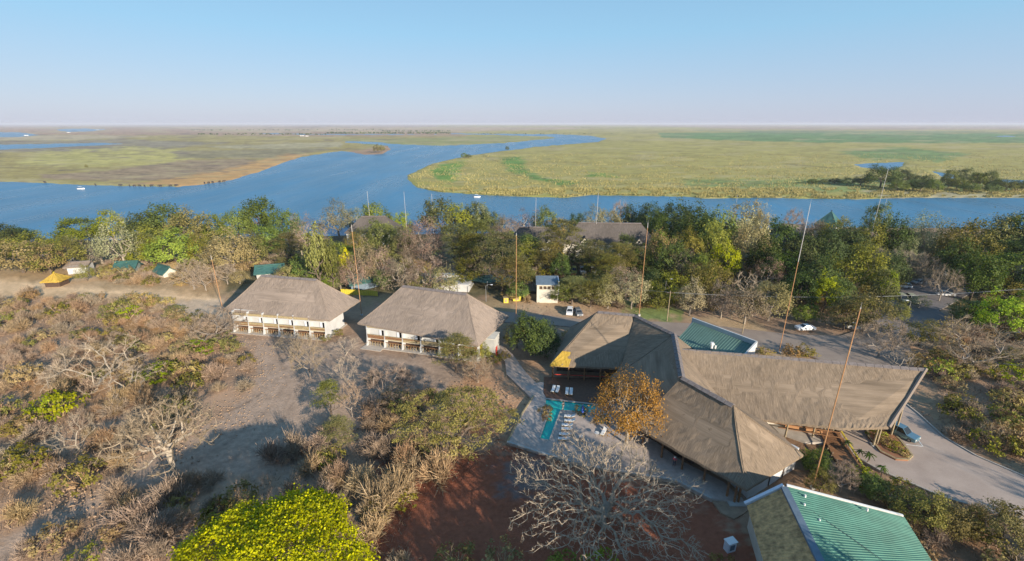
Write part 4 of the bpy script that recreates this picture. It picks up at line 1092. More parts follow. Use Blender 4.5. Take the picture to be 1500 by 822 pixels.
# people
def person(px_, py_, z, label, cloth, legs, hat=False, rz=0):
    x, y = un(px_, py_, z); e = empty('person', (x, y, z), rz, label, 'person')
    J = {'pel': (0, 0, .95), 'wai': (0, 0, 1.12), 'che': (0, 0, 1.38), 'nec': (0, 0, 1.5), 'hd': (0, -.02, 1.6), 'top': (0, -.01, 1.74),
         'shL': (-.19, 0, 1.43), 'elL': (-.27, .02, 1.16), 'haL': (-.25, -.12, .92), 'fiL': (-.24, -.16, .83), 'shR': (.19, 0, 1.43), 'elR': (.27, .02, 1.16), 'haR': (.27, -.1, .92), 'fiR': (.27, -.14, .83),
         'hiL': (-.1, 0, .9), 'knL': (-.12, -.04, .5), 'anL': (-.12, .03, .08), 'toL': (-.13, -.15, .04), 'hiR': (.1, 0, .9), 'knR': (.12, .02, .5), 'anR': (.13, .06, .08), 'toR': (.14, -.11, .04)}
    Rd = dict(pel=.15, wai=.13, che=.16, nec=.06, hd=.095, top=.07, shL=.065, elL=.045, haL=.035, fiL=.025, shR=.065, elR=.045, haR=.035, fiR=.025, hiL=.1, knL=.07, anL=.045, toL=.04, hiR=.1, knR=.07, anR=.045, toR=.04)
    E_ = [('pel', 'wai'), ('wai', 'che'), ('che', 'nec'), ('nec', 'hd'), ('hd', 'top'), ('che', 'shL'), ('shL', 'elL'), ('elL', 'haL'), ('haL', 'fiL'), ('che', 'shR'), ('shR', 'elR'), ('elR', 'haR'), ('haR', 'fiR'),
          ('pel', 'hiL'), ('hiL', 'knL'), ('knL', 'anL'), ('anL', 'toL'), ('pel', 'hiR'), ('hiR', 'knR'), ('knR', 'anR'), ('anR', 'toR')]
    ks = list(J)
    def skin(name, keys, grow, mat):
        kk = [k for k in ks if k in keys]; me = bpy.data.meshes.new(name); me.from_pydata([J[k] for k in kk], [(kk.index(a), kk.index(b)) for a, b in E_ if a in kk and b in kk], [])
        o = new_obj(name, me, mat, e); s = o.modifiers.new('skin', 'SKIN')
        for i, k in enumerate(kk): me.skin_vertices[0].data[i].radius = (Rd[k] * grow, Rd[k] * grow * (.8 if k in ('che', 'wai', 'pel') else 1)); me.skin_vertices[0].data[i].use_root = (i == 0)
        sub = o.modifiers.new('sub', 'SUBSURF'); sub.levels = 1; sub.render_levels = 1
    skin('body', ks, 1.0, 'skin'); skin('shirt', ['wai', 'che', 'shL', 'elL', 'shR', 'elR'], 1.22, cloth); skin('trousers', ['pel', 'hiL', 'knL', 'anL', 'hiR', 'knR', 'anR'], 1.2, legs)
    m = MB(); m.tube([(0, 0, 1.66), (0, .02, 1.74), (0, .01, 1.8)], [.105, .1, .04], 9)
    if hat: m.tube([(0, 0, 1.70), (0, 0, 1.72)], .2, 10)
    m.obj('hat' if hat else 'hair', 'white_paint' if hat else 'hair', e)
person(824.5, 600, TZ, 'person in pale clothes standing at the inner corner of the pool', 'pale_cloth', 'pale_cloth', rz=.5)
person(987, 683, TZ, 'person in pink shirt and white hat under the lodge eave', 'pink_cloth', 'dark_cloth', True, rz=-.6)

# ------------------------------------------------------------------ boats, wake, animals
def boat(px_, py_, rz, label, L=7, canopy=True):
    x, y = un(px_, py_, WL); e = empty('motor_boat' if canopy else 'houseboat', (x, y, WL), rz, label, 'boat')
    m = MB(); n = 8; rows = []
    for i in range(n + 1):
        t = i / n; wd = L * .16 * math.sin(math.pi * min(1, .25 + .75 * (1 - t)) ** .8) if t < 1 else .02; wd = max(.02, L * .16 * (1 - max(0, t - .45) ** 2 * 3.2))
        X_ = -L / 2 + L * t; rows.append([(X_, -wd, .7 + .3 * t), (X_, -wd * .7, -.2), (X_, wd * .7, -.2), (X_, wd, .7 + .3 * t)])
    for a, b in zip(rows, rows[1:]):
        for i in range(3): m.face([a[i], b[i], b[i + 1], a[i + 1]])
        m.face([a[3], b[3], b[0], a[0]])
    m.face(rows[0]); m.obj('hull', 'boat_white', e)
    if canopy:
        MB().box(-L * .35, L * .15, -L * .13, L * .13, 2.3, 2.4).obj('canopy', 'boat_white', e)
        for sx in (-L * .33, L * .13):
            for sy in (-L * .12, L * .12): MB().box(sx - .04, sx + .04, sy - .04, sy + .04, .7, 2.3).obj('canopy_post', 'metal_grey', e)
        MB().box(-L * .5 - .4, -L * .5 + .1, -.25, .25, .1, 1.2).obj('outboard_motor', 'dark_cloth', e)
    else:
        MB().box(-L * .42, L * .3, -L * .13, L * .13, .8, 3.4).obj('cabin', 'boat_white', e); MB().box(-L * .44, L * .34, -L * .15, L * .15, 3.41, 3.7).obj('cabin_roof', 'boat_white', e)
        for k in range(5): MB().box(-L * .36 + k * L * .13, -L * .3 + k * L * .13, -L * .13 - .05, -L * .13 + .02, 1.6, 2.6).obj('window', 'window_glass', e)
boat(119, 277, .15, 'white motor boat on the river near the left bank', 6)
boat(699, 289, .1, 'white motor boat at the end of the curved wake', 5.5)
boat(443, 199.6, .05, 'left of two white houseboats by the far treeline', 26, False)
boat(450, 200, .0, 'right of two white houseboats by the far treeline', 20, False)
boat(39, 199, .1, 'white houseboat far away near the left edge', 22, False)
boat(101, 194.5, 0, 'white houseboat far away on the left lagoon', 26, False)
boat(143, 190.5, 0, 'smallest white houseboat on the far lagoon', 26, False)
m, nt, bs = new_mat('wake_foam'); bs.inputs['Base Color'].default_value = (.16, .27, .38, 1); bs.inputs['Roughness'].default_value = .5
def wake(pts, wd, name='boat_wake'):
    P_ = [V3(x, y, WL + .06) for x, y in pts]
    Q = []
    for a, b in zip(P_, P_[1:]):
        for k in range(6): Q.append(a.lerp(b, k / 6))
    Q.append(P_[-1]); mm = MB(); L_ = []; rr = random.Random(4)
    for i, p in enumerate(Q):
        d_ = (Q[min(i + 1, len(Q) - 1)] - Q[max(i - 1, 0)]).normalized(); nrm = Vector((-d_.y, d_.x, 0)); s = wd * (.35 + .65 * i / len(Q)) * rr.uniform(.7, 1.2)
        L_.append((p - nrm * s, p + nrm * s))
    for a, b in zip(L_, L_[1:]): mm.face([a[0], b[0], b[1], a[1]])
    tag(mm.obj(name, 'wake_foam'), kind='structure')
wake([(575, 248), (556, 255), (551, 262), (556, 270), (572, 277), (600, 282), (640, 286), (698, 289)], .7)
wake([(580, 280), (620, 286), (660, 288), (697, 289.3)], .35)
wake([(170, 277), (150, 276.8), (122, 277)], .5)
an = empty('buffalo', (0, 0, 0))
m = MB(); m.tube([(-1.1, 0, 1.0), (-.6, 0, 1.15), (.3, 0, 1.2), (.9, 0, 1.15), (1.25, 0, 1.3), (1.6, 0, 1.15), (1.85, 0, .95)], [.25, .45, .48, .4, .25, .22, .12], 8)
for x, y in ((-.75, .22), (-.75, -.22), (.65, .22), (.65, -.22)): m.tube([(x, y, 1.0), (x + .05, y, .5), (x - .03, y, 0)], [.17, .1, .08], 6)
m.tube([(-1.25, 0, 1.1), (-1.4, 0, .6)], [.04, .03], 4)
m.obj('body', 'animal_hide', an); m = MB(); m.tube([(1.5, -.35, 1.45), (1.5, 0, 1.32), (1.5, .35, 1.45)], [.03, .07, .03], 5); m.obj('horns', 'bark_grey', an)
rr = random.Random(9); fst = True
AX = sorted([(66, 270), (190, 275), (197, 275.3), (205, 275), (212, 275.4), (222, 275), (250, 275), (258, 274.6), (300, 271), (306, 270.6), (312, 270), (322, 269), (328, 268.5), (140, 273.6), (176, 274.4), (235, 275.2)])
for k, (x, y) in enumerate(AX):
    o = an if fst else copy_tree(an); fst = False
    q_ = un(x, y - 1.8, -9.6); o.location = (*q_, -9.75); o.rotation_euler = (0, 0, rr.uniform(0, 6.28)); o.scale = (1.3,) * 3
    tag(o, ['lone dark animal nearest the left edge of the flood plain', 'dark animal near the motor boat on the left bank'][0] if k == 0 else 'dark animal on the left river bank, ' + 'second third fourth fifth sixth seventh eighth ninth tenth eleventh twelfth thirteenth fourteenth fifteenth sixteenth'.split()[k - 1] + ' of the line from the left', 'animal', 'dark animals along the left bank')
# ------------------------------------------------------------------ VEGETATION
NPR = np.random.default_rng(12)
leaf_mat('leaf_dark', (.03, .055, .012), (.12, .155, .035), transl=.25)
leaf_mat('leaf_mid', (.06, .09, .018), (.20, .235, .05))
leaf_mat('leaf_olive', (.10, .095, .02), (.27, .245, .06))
leaf_mat('leaf_lime', (.12, .17, .01), (.32, .36, .02), transl=.3)
leaf_mat('leaf_acacia', (.10, .10, .025), (.26, .245, .075))
leaf_mat('leaf_scrub_acacia', (.13, .12, .03), (.36, .31, .11), vary=.1)
leaf_mat('leaf_khaki', (.20, .17, .08), (.40, .34, .18))
leaf_mat('leaf_pale', (.15, .16, .07), (.33, .32, .17))
leaf_mat('leaf_brown', (.17, .12, .085), (.36, .27, .20))
leaf_mat('leaf_orange', (.18, .10, .03), (.46, .26, .07), vary=.1)
leaf_mat('leaf_yellow', (.10, .115, .012), (.68, .66, .01), transl=.35, vary=.05)
leaf_mat('leaf_bright', (.5, .48, .01), (.85, .74, .01), transl=.35, vary=.1)
leaf_mat('twig_grey', (.18, .138, .10), (.39, .305, .225), transl=0, vary=.6)
leaf_mat('twig_tan', (.21, .145, .085), (.43, .315, .195), transl=0, vary=.6)
leaf_mat('twig_white', (.28, .225, .165), (.46, .38, .29), transl=0, vary=.3)
leaf_mat('reed', (.20, .20, .05), (.40, .37, .11), transl=.2)
leaf_mat('leaf_golden', (.20, .15, .055), (.40, .30, .12))

def rvec(rng, n):
    v_ = rng.normal(size=(n, 3)); return v_ / np.linalg.norm(v_, axis=1, keepdims=True)
def leaf_quads(rng, P, nrm, size, asp=1.0):
    n = len(P); t = np.cross(nrm, rvec(rng, n)); t /= np.linalg.norm(t, axis=1, keepdims=True) + 1e-9
    b = np.cross(nrm, t); s = (size * rng.uniform(.55, 1.25, n))[:, None]
    t = t * s * asp / 2; b = b * s / 2
    return np.stack([P - t - b * .3, P - b, P + t + b * .2, P + b], 1)        # pointed kite shaped leaf sprays
def clumps(rng, kind, nc):
    """clump centres, radii, outward normals in a unit crown: radius 1, z 0..1"""
    d = rvec(rng, nc); d[:, 2] = np.abs(d[:, 2]) * 1.0 - .25
    d /= np.linalg.norm(d, axis=1, keepdims=True)
    if kind == 'round':
        lob = 1 + .16 * np.sin(d[:, 0] * 4 + d[:, 1] * 3 + rng.uniform(0, 6)) + .10 * np.sin(d[:, 1] * 7 - d[:, 0] * 4 + rng.uniform(0, 6))
        r = lob * rng.uniform(.62, .98, nc) ** .6
        C = d * r[:, None]; C[:, 2] = .36 + C[:, 2] * .62; rad = rng.uniform(.13, .24, nc)
    elif kind == 'layer':
        lay = rng.integers(0, 4, nc); zz = np.array([.35, .58, .78, .95])[lay]; R_ = np.array([.95, 1.0, .8, .5])[lay]
        a = rng.uniform(0, 6.283, nc); rr_ = R_ * np.sqrt(rng.uniform(.05, 1, nc)) * (1 + .2 * np.sin(a * 3 + lay * 2))
        C = np.stack([np.cos(a) * rr_, np.sin(a) * rr_, zz - .14 * rr_ ** 2 + rng.normal(0, .02, nc)], 1); rad = rng.uniform(.12, .22, nc)
        d = np.tile([0, 0, 1.0], (nc, 1)) + d * .4; d /= np.linalg.norm(d, axis=1, keepdims=True)
    elif kind == 'dome':
        a = rng.uniform(0, 6.283, nc); rr_ = np.sqrt(rng.uniform(0, 1, nc)) * (1 + .10 * np.sin(a * 5 + 1) + .07 * np.sin(a * 9))
        C = np.stack([np.cos(a) * rr_, np.sin(a) * rr_, .55 + .42 * np.sqrt(np.clip(1 - rr_ ** 2 * .8, 0, 1)) - rng.uniform(0, .25, nc) ** 1.5], 1); rad = rng.uniform(.04, .09, nc)
        hol = fbm(C[:, 0] * 3.2 + 9, C[:, 1] * 3.2 + 9, 2, 5); C[:, 2] += (hol - .5) * .2; C = C[hol > .3]; d = d[hol > .3]; rad = rad[hol > .3]
    elif kind == 'tall':
        r = rng.uniform(.6, 1, nc); C = d * r[:, None] * np.array([.75, .75, 1]); C[:, 2] = .42 + C[:, 2] * .55; rad = rng.uniform(.12, .2, nc)
    return C, rad, d
def crown_mesh(name, kind, seed, nc, per, size, rad=5.0, z0=2.0, z1=10.0, flat=.5, tmean=None, upb=.5):
    rng = np.random.default_rng(seed)
    C, cr, d = clumps(rng, kind, nc); nc = len(C)
    ci = np.repeat(np.arange(nc), per); n = len(ci)
    off = rng.normal(size=(n, 3)) * cr[ci][:, None] * .55; off[:, 2] *= flat
    P = (C[ci] + off) * np.array([rad, rad, z1 - z0]); P[:, 2] += z0
    nr = d[ci] * .7 + rvec(rng, n) * .75 + np.array([0, 0, upb]); nr /= np.linalg.norm(nr, axis=1, keepdims=True)
    ct = rng.uniform(0, 1, nc)
    tint = ct[ci] * .5 + rng.uniform(0, .5, n)
    if tmean is not None: tint = tint * tmean
    return quads_mesh(name, leaf_quads(rng, P, nr, size), tint)
def segs_mesh(name, S, tint=None):
    """S rows: p0(3) p1(3) r0 r1 -> 4-sided tapered segments"""
    S = np.array(S); n = len(S); p0, p1 = S[:, :3], S[:, 3:6]; d = p1 - p0; d /= np.linalg.norm(d, axis=1, keepdims=True) + 1e-9
    up = np.where(np.abs(d[:, 2:3]) > .9, [[1.0, 0, 0]], [[0, 0, 1.0]])
    x = np.cross(d, up); x /= np.linalg.norm(x, axis=1, keepdims=True); y = np.cross(d, x)
    Q = []
    K = 4
    ring = lambda p, r, k: p + r[:, None] * (x * math.cos(k * 6.2832 / K) + y * math.sin(k * 6.2832 / K))
    for k in range(K): Q.append(np.stack([ring(p0, S[:, 6], k), ring(p0, S[:, 6], k + 1), ring(p1, S[:, 7], k + 1), ring(p1, S[:, 7], k)], 1))
    P = np.concatenate(Q)
    t = np.tile(np.random.default_rng(1).uniform(0, 1, n) if tint is None else tint, K)
    return quads_mesh(name, P, t)
def ribbon_mesh(name, S, seed=1, tint=None):
    S = np.array(S); n = len(S); rng = np.random.default_rng(seed); p0, p1 = S[:, :3], S[:, 3:6]; d = p1 - p0
    x = np.cross(d, rvec(rng, n)); x /= np.linalg.norm(x, axis=1, keepdims=True) + 1e-9
    P = np.stack([p0 - x * S[:, 6:7], p0 + x * S[:, 6:7], p1 + x * S[:, 7:8], p1 - x * S[:, 7:8]], 1)
    return quads_mesh(name, P, rng.uniform(0, 1, n) if tint is None else tint)
def skeleton(seed, nlimb=5, h0=2.5, rad=5, height=10, r0=.35, maxlev=4, spread=.6, up=.12, kids=(2, 3), lean=(0, 0), flatn=.8, shrink=.7, ntips=None, pathw=.35, step=None, inner=.25):
    """tree skeleton: twig tips scattered through the crown are joined one by one to the nearest limb; thickness follows the number of twigs carried"""
    rng = np.random.default_rng(seed)
    nt_ = ntips or {2: 40, 3: 90, 4: 240, 5: 600}.get(maxlev, 200)
    step = step or max(.35, rad / 10)
    nodes = [np.array([0, 0, -.3])]; par = [-1]; plen = [0.0]
    for s in range(4):
        t = (s + 1) / 4; nodes.append(np.array([lean[0] * t + rng.normal(0, .04), lean[1] * t + rng.normal(0, .04), -.3 + (h0 + .3) * t])); par.append(len(nodes) - 2); plen.append(0.0)
    a = rng.uniform(0, 6.283, nt_); q_ = rng.uniform(inner ** 2, 1, nt_) ** .5
    lob = 1 + .18 * np.sin(a * nlimb + 1.3) + .10 * np.sin(a * (nlimb * 2 + 1))
    r_ = rad * q_ * lob * .95
    topz = h0 + (height - h0) * np.sqrt(np.clip(1 - (q_ * .93) ** 2, 0, 1)) ** (1.0 if flatn > .7 else .6); lowz = h0 * .8 + (height - h0) * .18 * q_
    z_ = lowz + (topz - lowz) * rng.uniform(0, 1, nt_) ** .55
    tips = np.stack([np.cos(a) * r_ + lean[0], np.sin(a) * r_ + lean[1], z_], 1)
    order = np.argsort(np.linalg.norm(tips - nodes[-1], axis=1) * rng.uniform(.55, 1.1, nt_))
    cap = 30000; NA = np.zeros((cap, 3)); PL = np.zeros(cap); n = len(nodes); NA[:n] = nodes; PL[:n] = plen; PL[:n - 1] = 1e3; tipidx = []
    for ti in order:
        t = tips[ti]; dv = t - NA[:n]; dist = np.linalg.norm(dv, axis=1); cost = dist + pathw * PL[:n] + np.where(dv[:, 2] < -.2 * dist, dist * .35, 0)
        j = int(np.argmin(cost)); p = NA[j].copy(); L = dist[j]; k = max(2, int(L / step))
        if n + k >= cap: break
        bend = rvec(rng, 1)[0] * L * .06 + np.array([0, 0, -.06 * L]); prev = j
        for i in range(1, k + 1):
            f = i / k; c = p + (t - p) * f + bend * math.sin(math.pi * f) + (rng.normal(0, step * .10, 3) if i < k else 0)
            NA[n] = c; par.append(prev); PL[n] = PL[prev] + L / k; prev = n; n += 1
        tipidx.append(prev)
    cnt = np.zeros(n)
    for t in tipidx: cnt[t] = 1
    for i in range(n - 1, 0, -1):
        cnt[par[i]] += cnt[i]
    ex = .5; R_ = r0 * (np.maximum(cnt, 1) / max(1, cnt[1])) ** ex
    S = np.zeros((n - 1, 9)); P_ = np.array(par[1:n])
    S[:, :3] = NA[P_]; S[:, 3:6] = NA[1:n]; S[:, 6] = np.minimum(R_[P_], R_[1:] * 1.35); S[:, 7] = R_[1:]
    S[0, 6] = r0 * 1.3
    S[:, 8] = np.where(R_[1:] > r0 * .22, 0, np.where(cnt[1:] > 1.5, 3, 5)); return S
def leafy_tree(name, kind, mat, seed, nc=70, per=26, size=.55, bark='bark_brown', z0=1.0, **kw):
    root = empty(name, (0, 0, 0))
    S = skeleton(seed, 5, 2.2, 3.6, 8, .28, 2)
    new_obj('trunk', segs_mesh('trunk', S[:, :8]), bark, root)
    new_obj('crown', crown_mesh('crown', kind, seed, nc, per, size, 5, z0, 10, **kw), mat, root)
    return root
def bare_tree(name, seed, mat='bark_grey', tmat='twig_grey', maxlev=4, nlimb=5, rad=5, height=10, r0=.3, h0=2.5, twig=1.0, haze=0, rmin=.02, hl=.7, fw=.016, **kw):
    root = empty(name, (0, 0, 0))
    S = skeleton(seed, nlimb, h0, rad, height, r0, maxlev, **kw)
    lv = S[:, 8]
    new_obj('trunk', segs_mesh('trunk', S[lv < 1][:, :8]), mat, root)
    T_ = S[lv >= 1].copy(); T_[:, 6:8] = np.maximum(T_[:, 6:8] * twig, rmin)
    new_obj('twigs', segs_mesh('twigs', T_[:, :8]), tmat, root)
    if haze:
        rng = np.random.default_rng(seed + 7); E_ = S[lv >= 3]
        i = rng.integers(0, len(E_), haze); f = rng.uniform(0, 1, (haze, 1)); p = E_[i, :3] * (1 - f) + E_[i, 3:6] * f
        dd = E_[i, 3:6] - E_[i, :3]; dd /= np.linalg.norm(dd, axis=1, keepdims=True) + 1e-9
        q_ = p + (dd * .6 + rvec(rng, haze) * .8 + np.array([0, 0, .1])) * rng.uniform(.35, 1.1, haze)[:, None] * hl
        new_obj('fine_twigs', ribbon_mesh('fine_twigs', np.concatenate([p, q_, np.full((haze, 1), fw), np.full((haze, 1), fw * .5)], 1), seed), tmat, root)
    return root
def shrub_mesh(name, seed, n=260, rad=2.0, hgt=2.2, wd=.028, nst=14):
    """multi-stemmed leafless shrub: stems that fork twice into fine twigs"""
    rng = np.random.default_rng(seed); S = []
    for k in range(nst):
        a = rng.uniform(0, 6.283); el = rng.uniform(.35, 1.4); d = np.array([math.cos(a) * math.cos(el), math.sin(a) * math.cos(el), math.sin(el)])
        L = rng.uniform(.45, .6); p = np.array([rng.normal(0, .12), rng.normal(0, .12), -.1]); q_ = p + d * L * np.array([rad, rad, hgt]) ; S.append((*p, *q_, wd * 1.6, wd * 1.2))
        m_ = max(2, n // nst // 4)
        for j in range(m_):
            t = rng.uniform(.3, 1); b = p + (q_ - p) * t; d2 = d + rng.normal(0, .5, 3); d2[2] += .1; d2 /= np.linalg.norm(d2)
            e = b + d2 * rng.uniform(.3, .5) * np.array([rad, rad, hgt]); e[2] = max(e[2], .05); S.append((*b, *e, wd, wd * .6))
            for i in range(3):
                t2 = rng.uniform(.3, 1); b2 = b + (e - b) * t2; d3 = d2 + rng.normal(0, .6, 3); d3 /= np.linalg.norm(d3)
                e2 = b2 + d3 * rng.uniform(.12, .3) * np.array([rad, rad, hgt]); e2[2] = max(e2[2], .03); S.append((*b2, *e2, wd * .6, wd * .3))
    return ribbon_mesh(name, S, seed)
ORD = ['leftmost', 'second from left', 'third from left', 'fourth from left', 'fifth from left', 'sixth from left', 'seventh from left', 'eighth from left', 'ninth from left', 'tenth from left', 'eleventh from left', 'twelfth from left', 'thirteenth from left', 'fourteenth from left', 'fifteenth from left', 'sixteenth from left', 'seventeenth from left', 'eighteenth from left', 'nineteenth from left', 'twentieth from left']
LM = [('the half hidden thatched house', 551, 330), ('the twin gabled house', 884, 345), ('the small dormered house', 783, 345), ('the white tower', 801, 420), ('the car park', 1350, 430), ('the green pyramid roof', 1208, 325),
      ('the bright yellow tree', 510, 385), ('the left guest block', 420, 450), ('the middle guest block', 635, 470), ('the workshop', 655, 412), ('the yellow kiosk', 85, 410), ('the white hut', 122, 390), ('the green tent', 189, 388),
      ('the left edge', 5, 470), ('the leaning white mast', 1270, 330), ('the mast behind the lodge', 940, 400), ('the big bare track tree', 250, 620), ('the yellow foreground tree', 400, 765), ('the foreground acacia', 670, 610),
      ('the driveway', 1400, 660), ('the teal roof', 1280, 760), ('the porch end', 1345, 570), ('the right edge', 1495, 430), ('the cream crowned tree', 1075, 340), ('the lower left corner', 20, 790), ('the bottom left track', 130, 720),
      ('the red ground', 800, 760), ('the dirt road', 240, 430), ('the pool', 800, 600), ('the white saloon', 1180, 480), ('the river island reeds', 1300, 260), ('the bright green riverside tree', 650, 305), ('the wide bare tree', 1420, 505), ('the sprawling dead tree', 130, 540)]
PENDING = []
def register(o, kindphrase, cat, group, px_, py_):
    best = min(LM, key=lambda l: math.hypot((l[1] - px_), (l[2] - py_) * 1.3)); dx, dy = px_ - best[1], py_ - best[2]
    if math.hypot(dx, dy) < 14: rel = 'next to'
    elif abs(dx) > abs(dy) * 1.6: rel = 'left of' if dx < 0 else 'right of'
    else: rel = 'beyond' if dy < 0 else 'in front of'
    if best[0].startswith('the left') and 'edge' in best[0] and rel in ('left of', 'right of'): rel = 'near'
    if best[0].startswith('the right') and 'edge' in best[0] and rel in ('left of', 'right of'): rel = 'near'
    o['category'] = cat
    if group: o['group'] = group
    PENDING.append((kindphrase, rel, best[0], px_, o))
def finish_labels():
    from collections import defaultdict
    D = defaultdict(list)
    for k, rel, lm, x, o in PENDING: D[(k, rel, lm)].append((x, o))
    for (k, rel, lm), L_ in D.items():
        L_.sort(key=lambda t: t[0])
        for i, (x, o) in enumerate(L_):
            base = f'{k} {rel} {lm}'
            if len(L_) == 1: lab = base
            elif len(L_) == 2: lab = base + (', left of two' if i == 0 else ', right of two')
            elif i == len(L_) - 1: lab = base + ', rightmost'
            else: lab = base + ', ' + (ORD[i] if i < len(ORD) else 'far right of its row')
            o['label'] = lab
USED = set()
def put(proto, px_, py_foot, top, wpx, phrase, cat, group, base=None, rz=None, hz=None, wm=None, name=None, regpx=None):
    b = base if base is not None else G(px_, py_foot)
    d = b.y * CT + (H - b.z) * ST
    if wm is None: wm = wpx * d / FOC
    if hz is None:
        lo, hi = .5, 40
        for _ in range(24):
            m_ = (lo + hi) / 2
            if pr(b.x, b.y, b.z + m_)[1] > top: lo = m_
            else: hi = m_
        hz = lo
    if proto.name in USED: o = copy_tree(proto)
    else: o = proto; USED.add(proto.name)
    o.location = b; o.rotation_euler = (0, 0, NPR.uniform(0, 6.283) if rz is None else rz); o.scale = (wm / 10, wm / 10, hz / 10)
    x, y = regpx if regpx else pr(b.x, b.y, b.z + hz * .6)
    register(o, phrase, cat, group, x, y); return o

# --- prototypes (nominal 10 m wide, 10 m tall)
K = {}
def kind(code, phrase, protos): K[code] = (phrase, protos)
kind('G', 'dense dark green tree', [leafy_tree('evergreen_tree', 'round', 'leaf_dark', s, 130, 46, .36) for s in (1, 2, 3)])
kind('g', 'mid green leafy tree', [leafy_tree('leafy_tree', 'round', 'leaf_mid', s, 115, 44, .36) for s in (4, 5, 6)])
kind('V', 'olive green tree', [leafy_tree('olive_tree', 'round', 'leaf_olive', s, 100, 44, .32) for s in (7, 8)])
kind('y', 'lime green leafy tree', [leafy_tree('lime_tree', 'round', 'leaf_lime', s, 90, 44, .36) for s in (9, 10)])
kind('A', 'flat layered olive acacia', [leafy_tree('acacia_tree', 'layer', 'leaf_acacia', s, 190, 34, .26, flat=.25, z0=3.2, upb=.9) for s in (11, 12, 13)])
kind('K', 'khaki cream crowned tree', [leafy_tree('khaki_tree', 'round', 'leaf_khaki', s, 100, 44, .3, 'bark_grey') for s in (14, 15)])
kind('P', 'pale grey green open tree', [leafy_tree('pale_tree', 'round', 'leaf_pale', s, 75, 44, .28, 'bark_pale') for s in (16, 17)])
kind('B', 'pinkish brown fine twigged tree', [leafy_tree('brown_tree', 'round', 'leaf_brown', s, 95, 48, .2, 'bark_pale') for s in (18, 19)])
kind('O', 'golden orange leaved tree', [leafy_tree('golden_tree', 'round', 'leaf_golden', s, 70, 26, .4) for s in (20,)])
kind('Y', 'bright yellow tree', [leafy_tree('yellow_tree', 'tall', 'leaf_bright', 21, 60, 26, .45)])
kind('T', 'tall willowy olive tree', [leafy_tree('willowy_tree', 'tall', 'leaf_acacia', 22, 90, 26, .4)])
kind('W', 'leafless grey tree', [bare_tree('bare_tree', s, haze=3600, ntips=150, twig=.9, r0=.22, hl=1.0, fw=.016, h0=2.0, rmin=.014) for s in (31, 32, 33)])
kind('Q', 'leafless white branched tree', [bare_tree('white_dead_tree', s, 'bark_pale', 'twig_white', ntips=90, twig=1.2, r0=.3, haze=900, fw=.022) for s in (34, 35)])
TG = 'trees of the riverside belt'
def T(code, x, top, foot, wpx):
    ph, pro = K[code]; put(pro[NPR.integers(len(pro))], x, foot, top, wpx, ph, 'tree', TG)
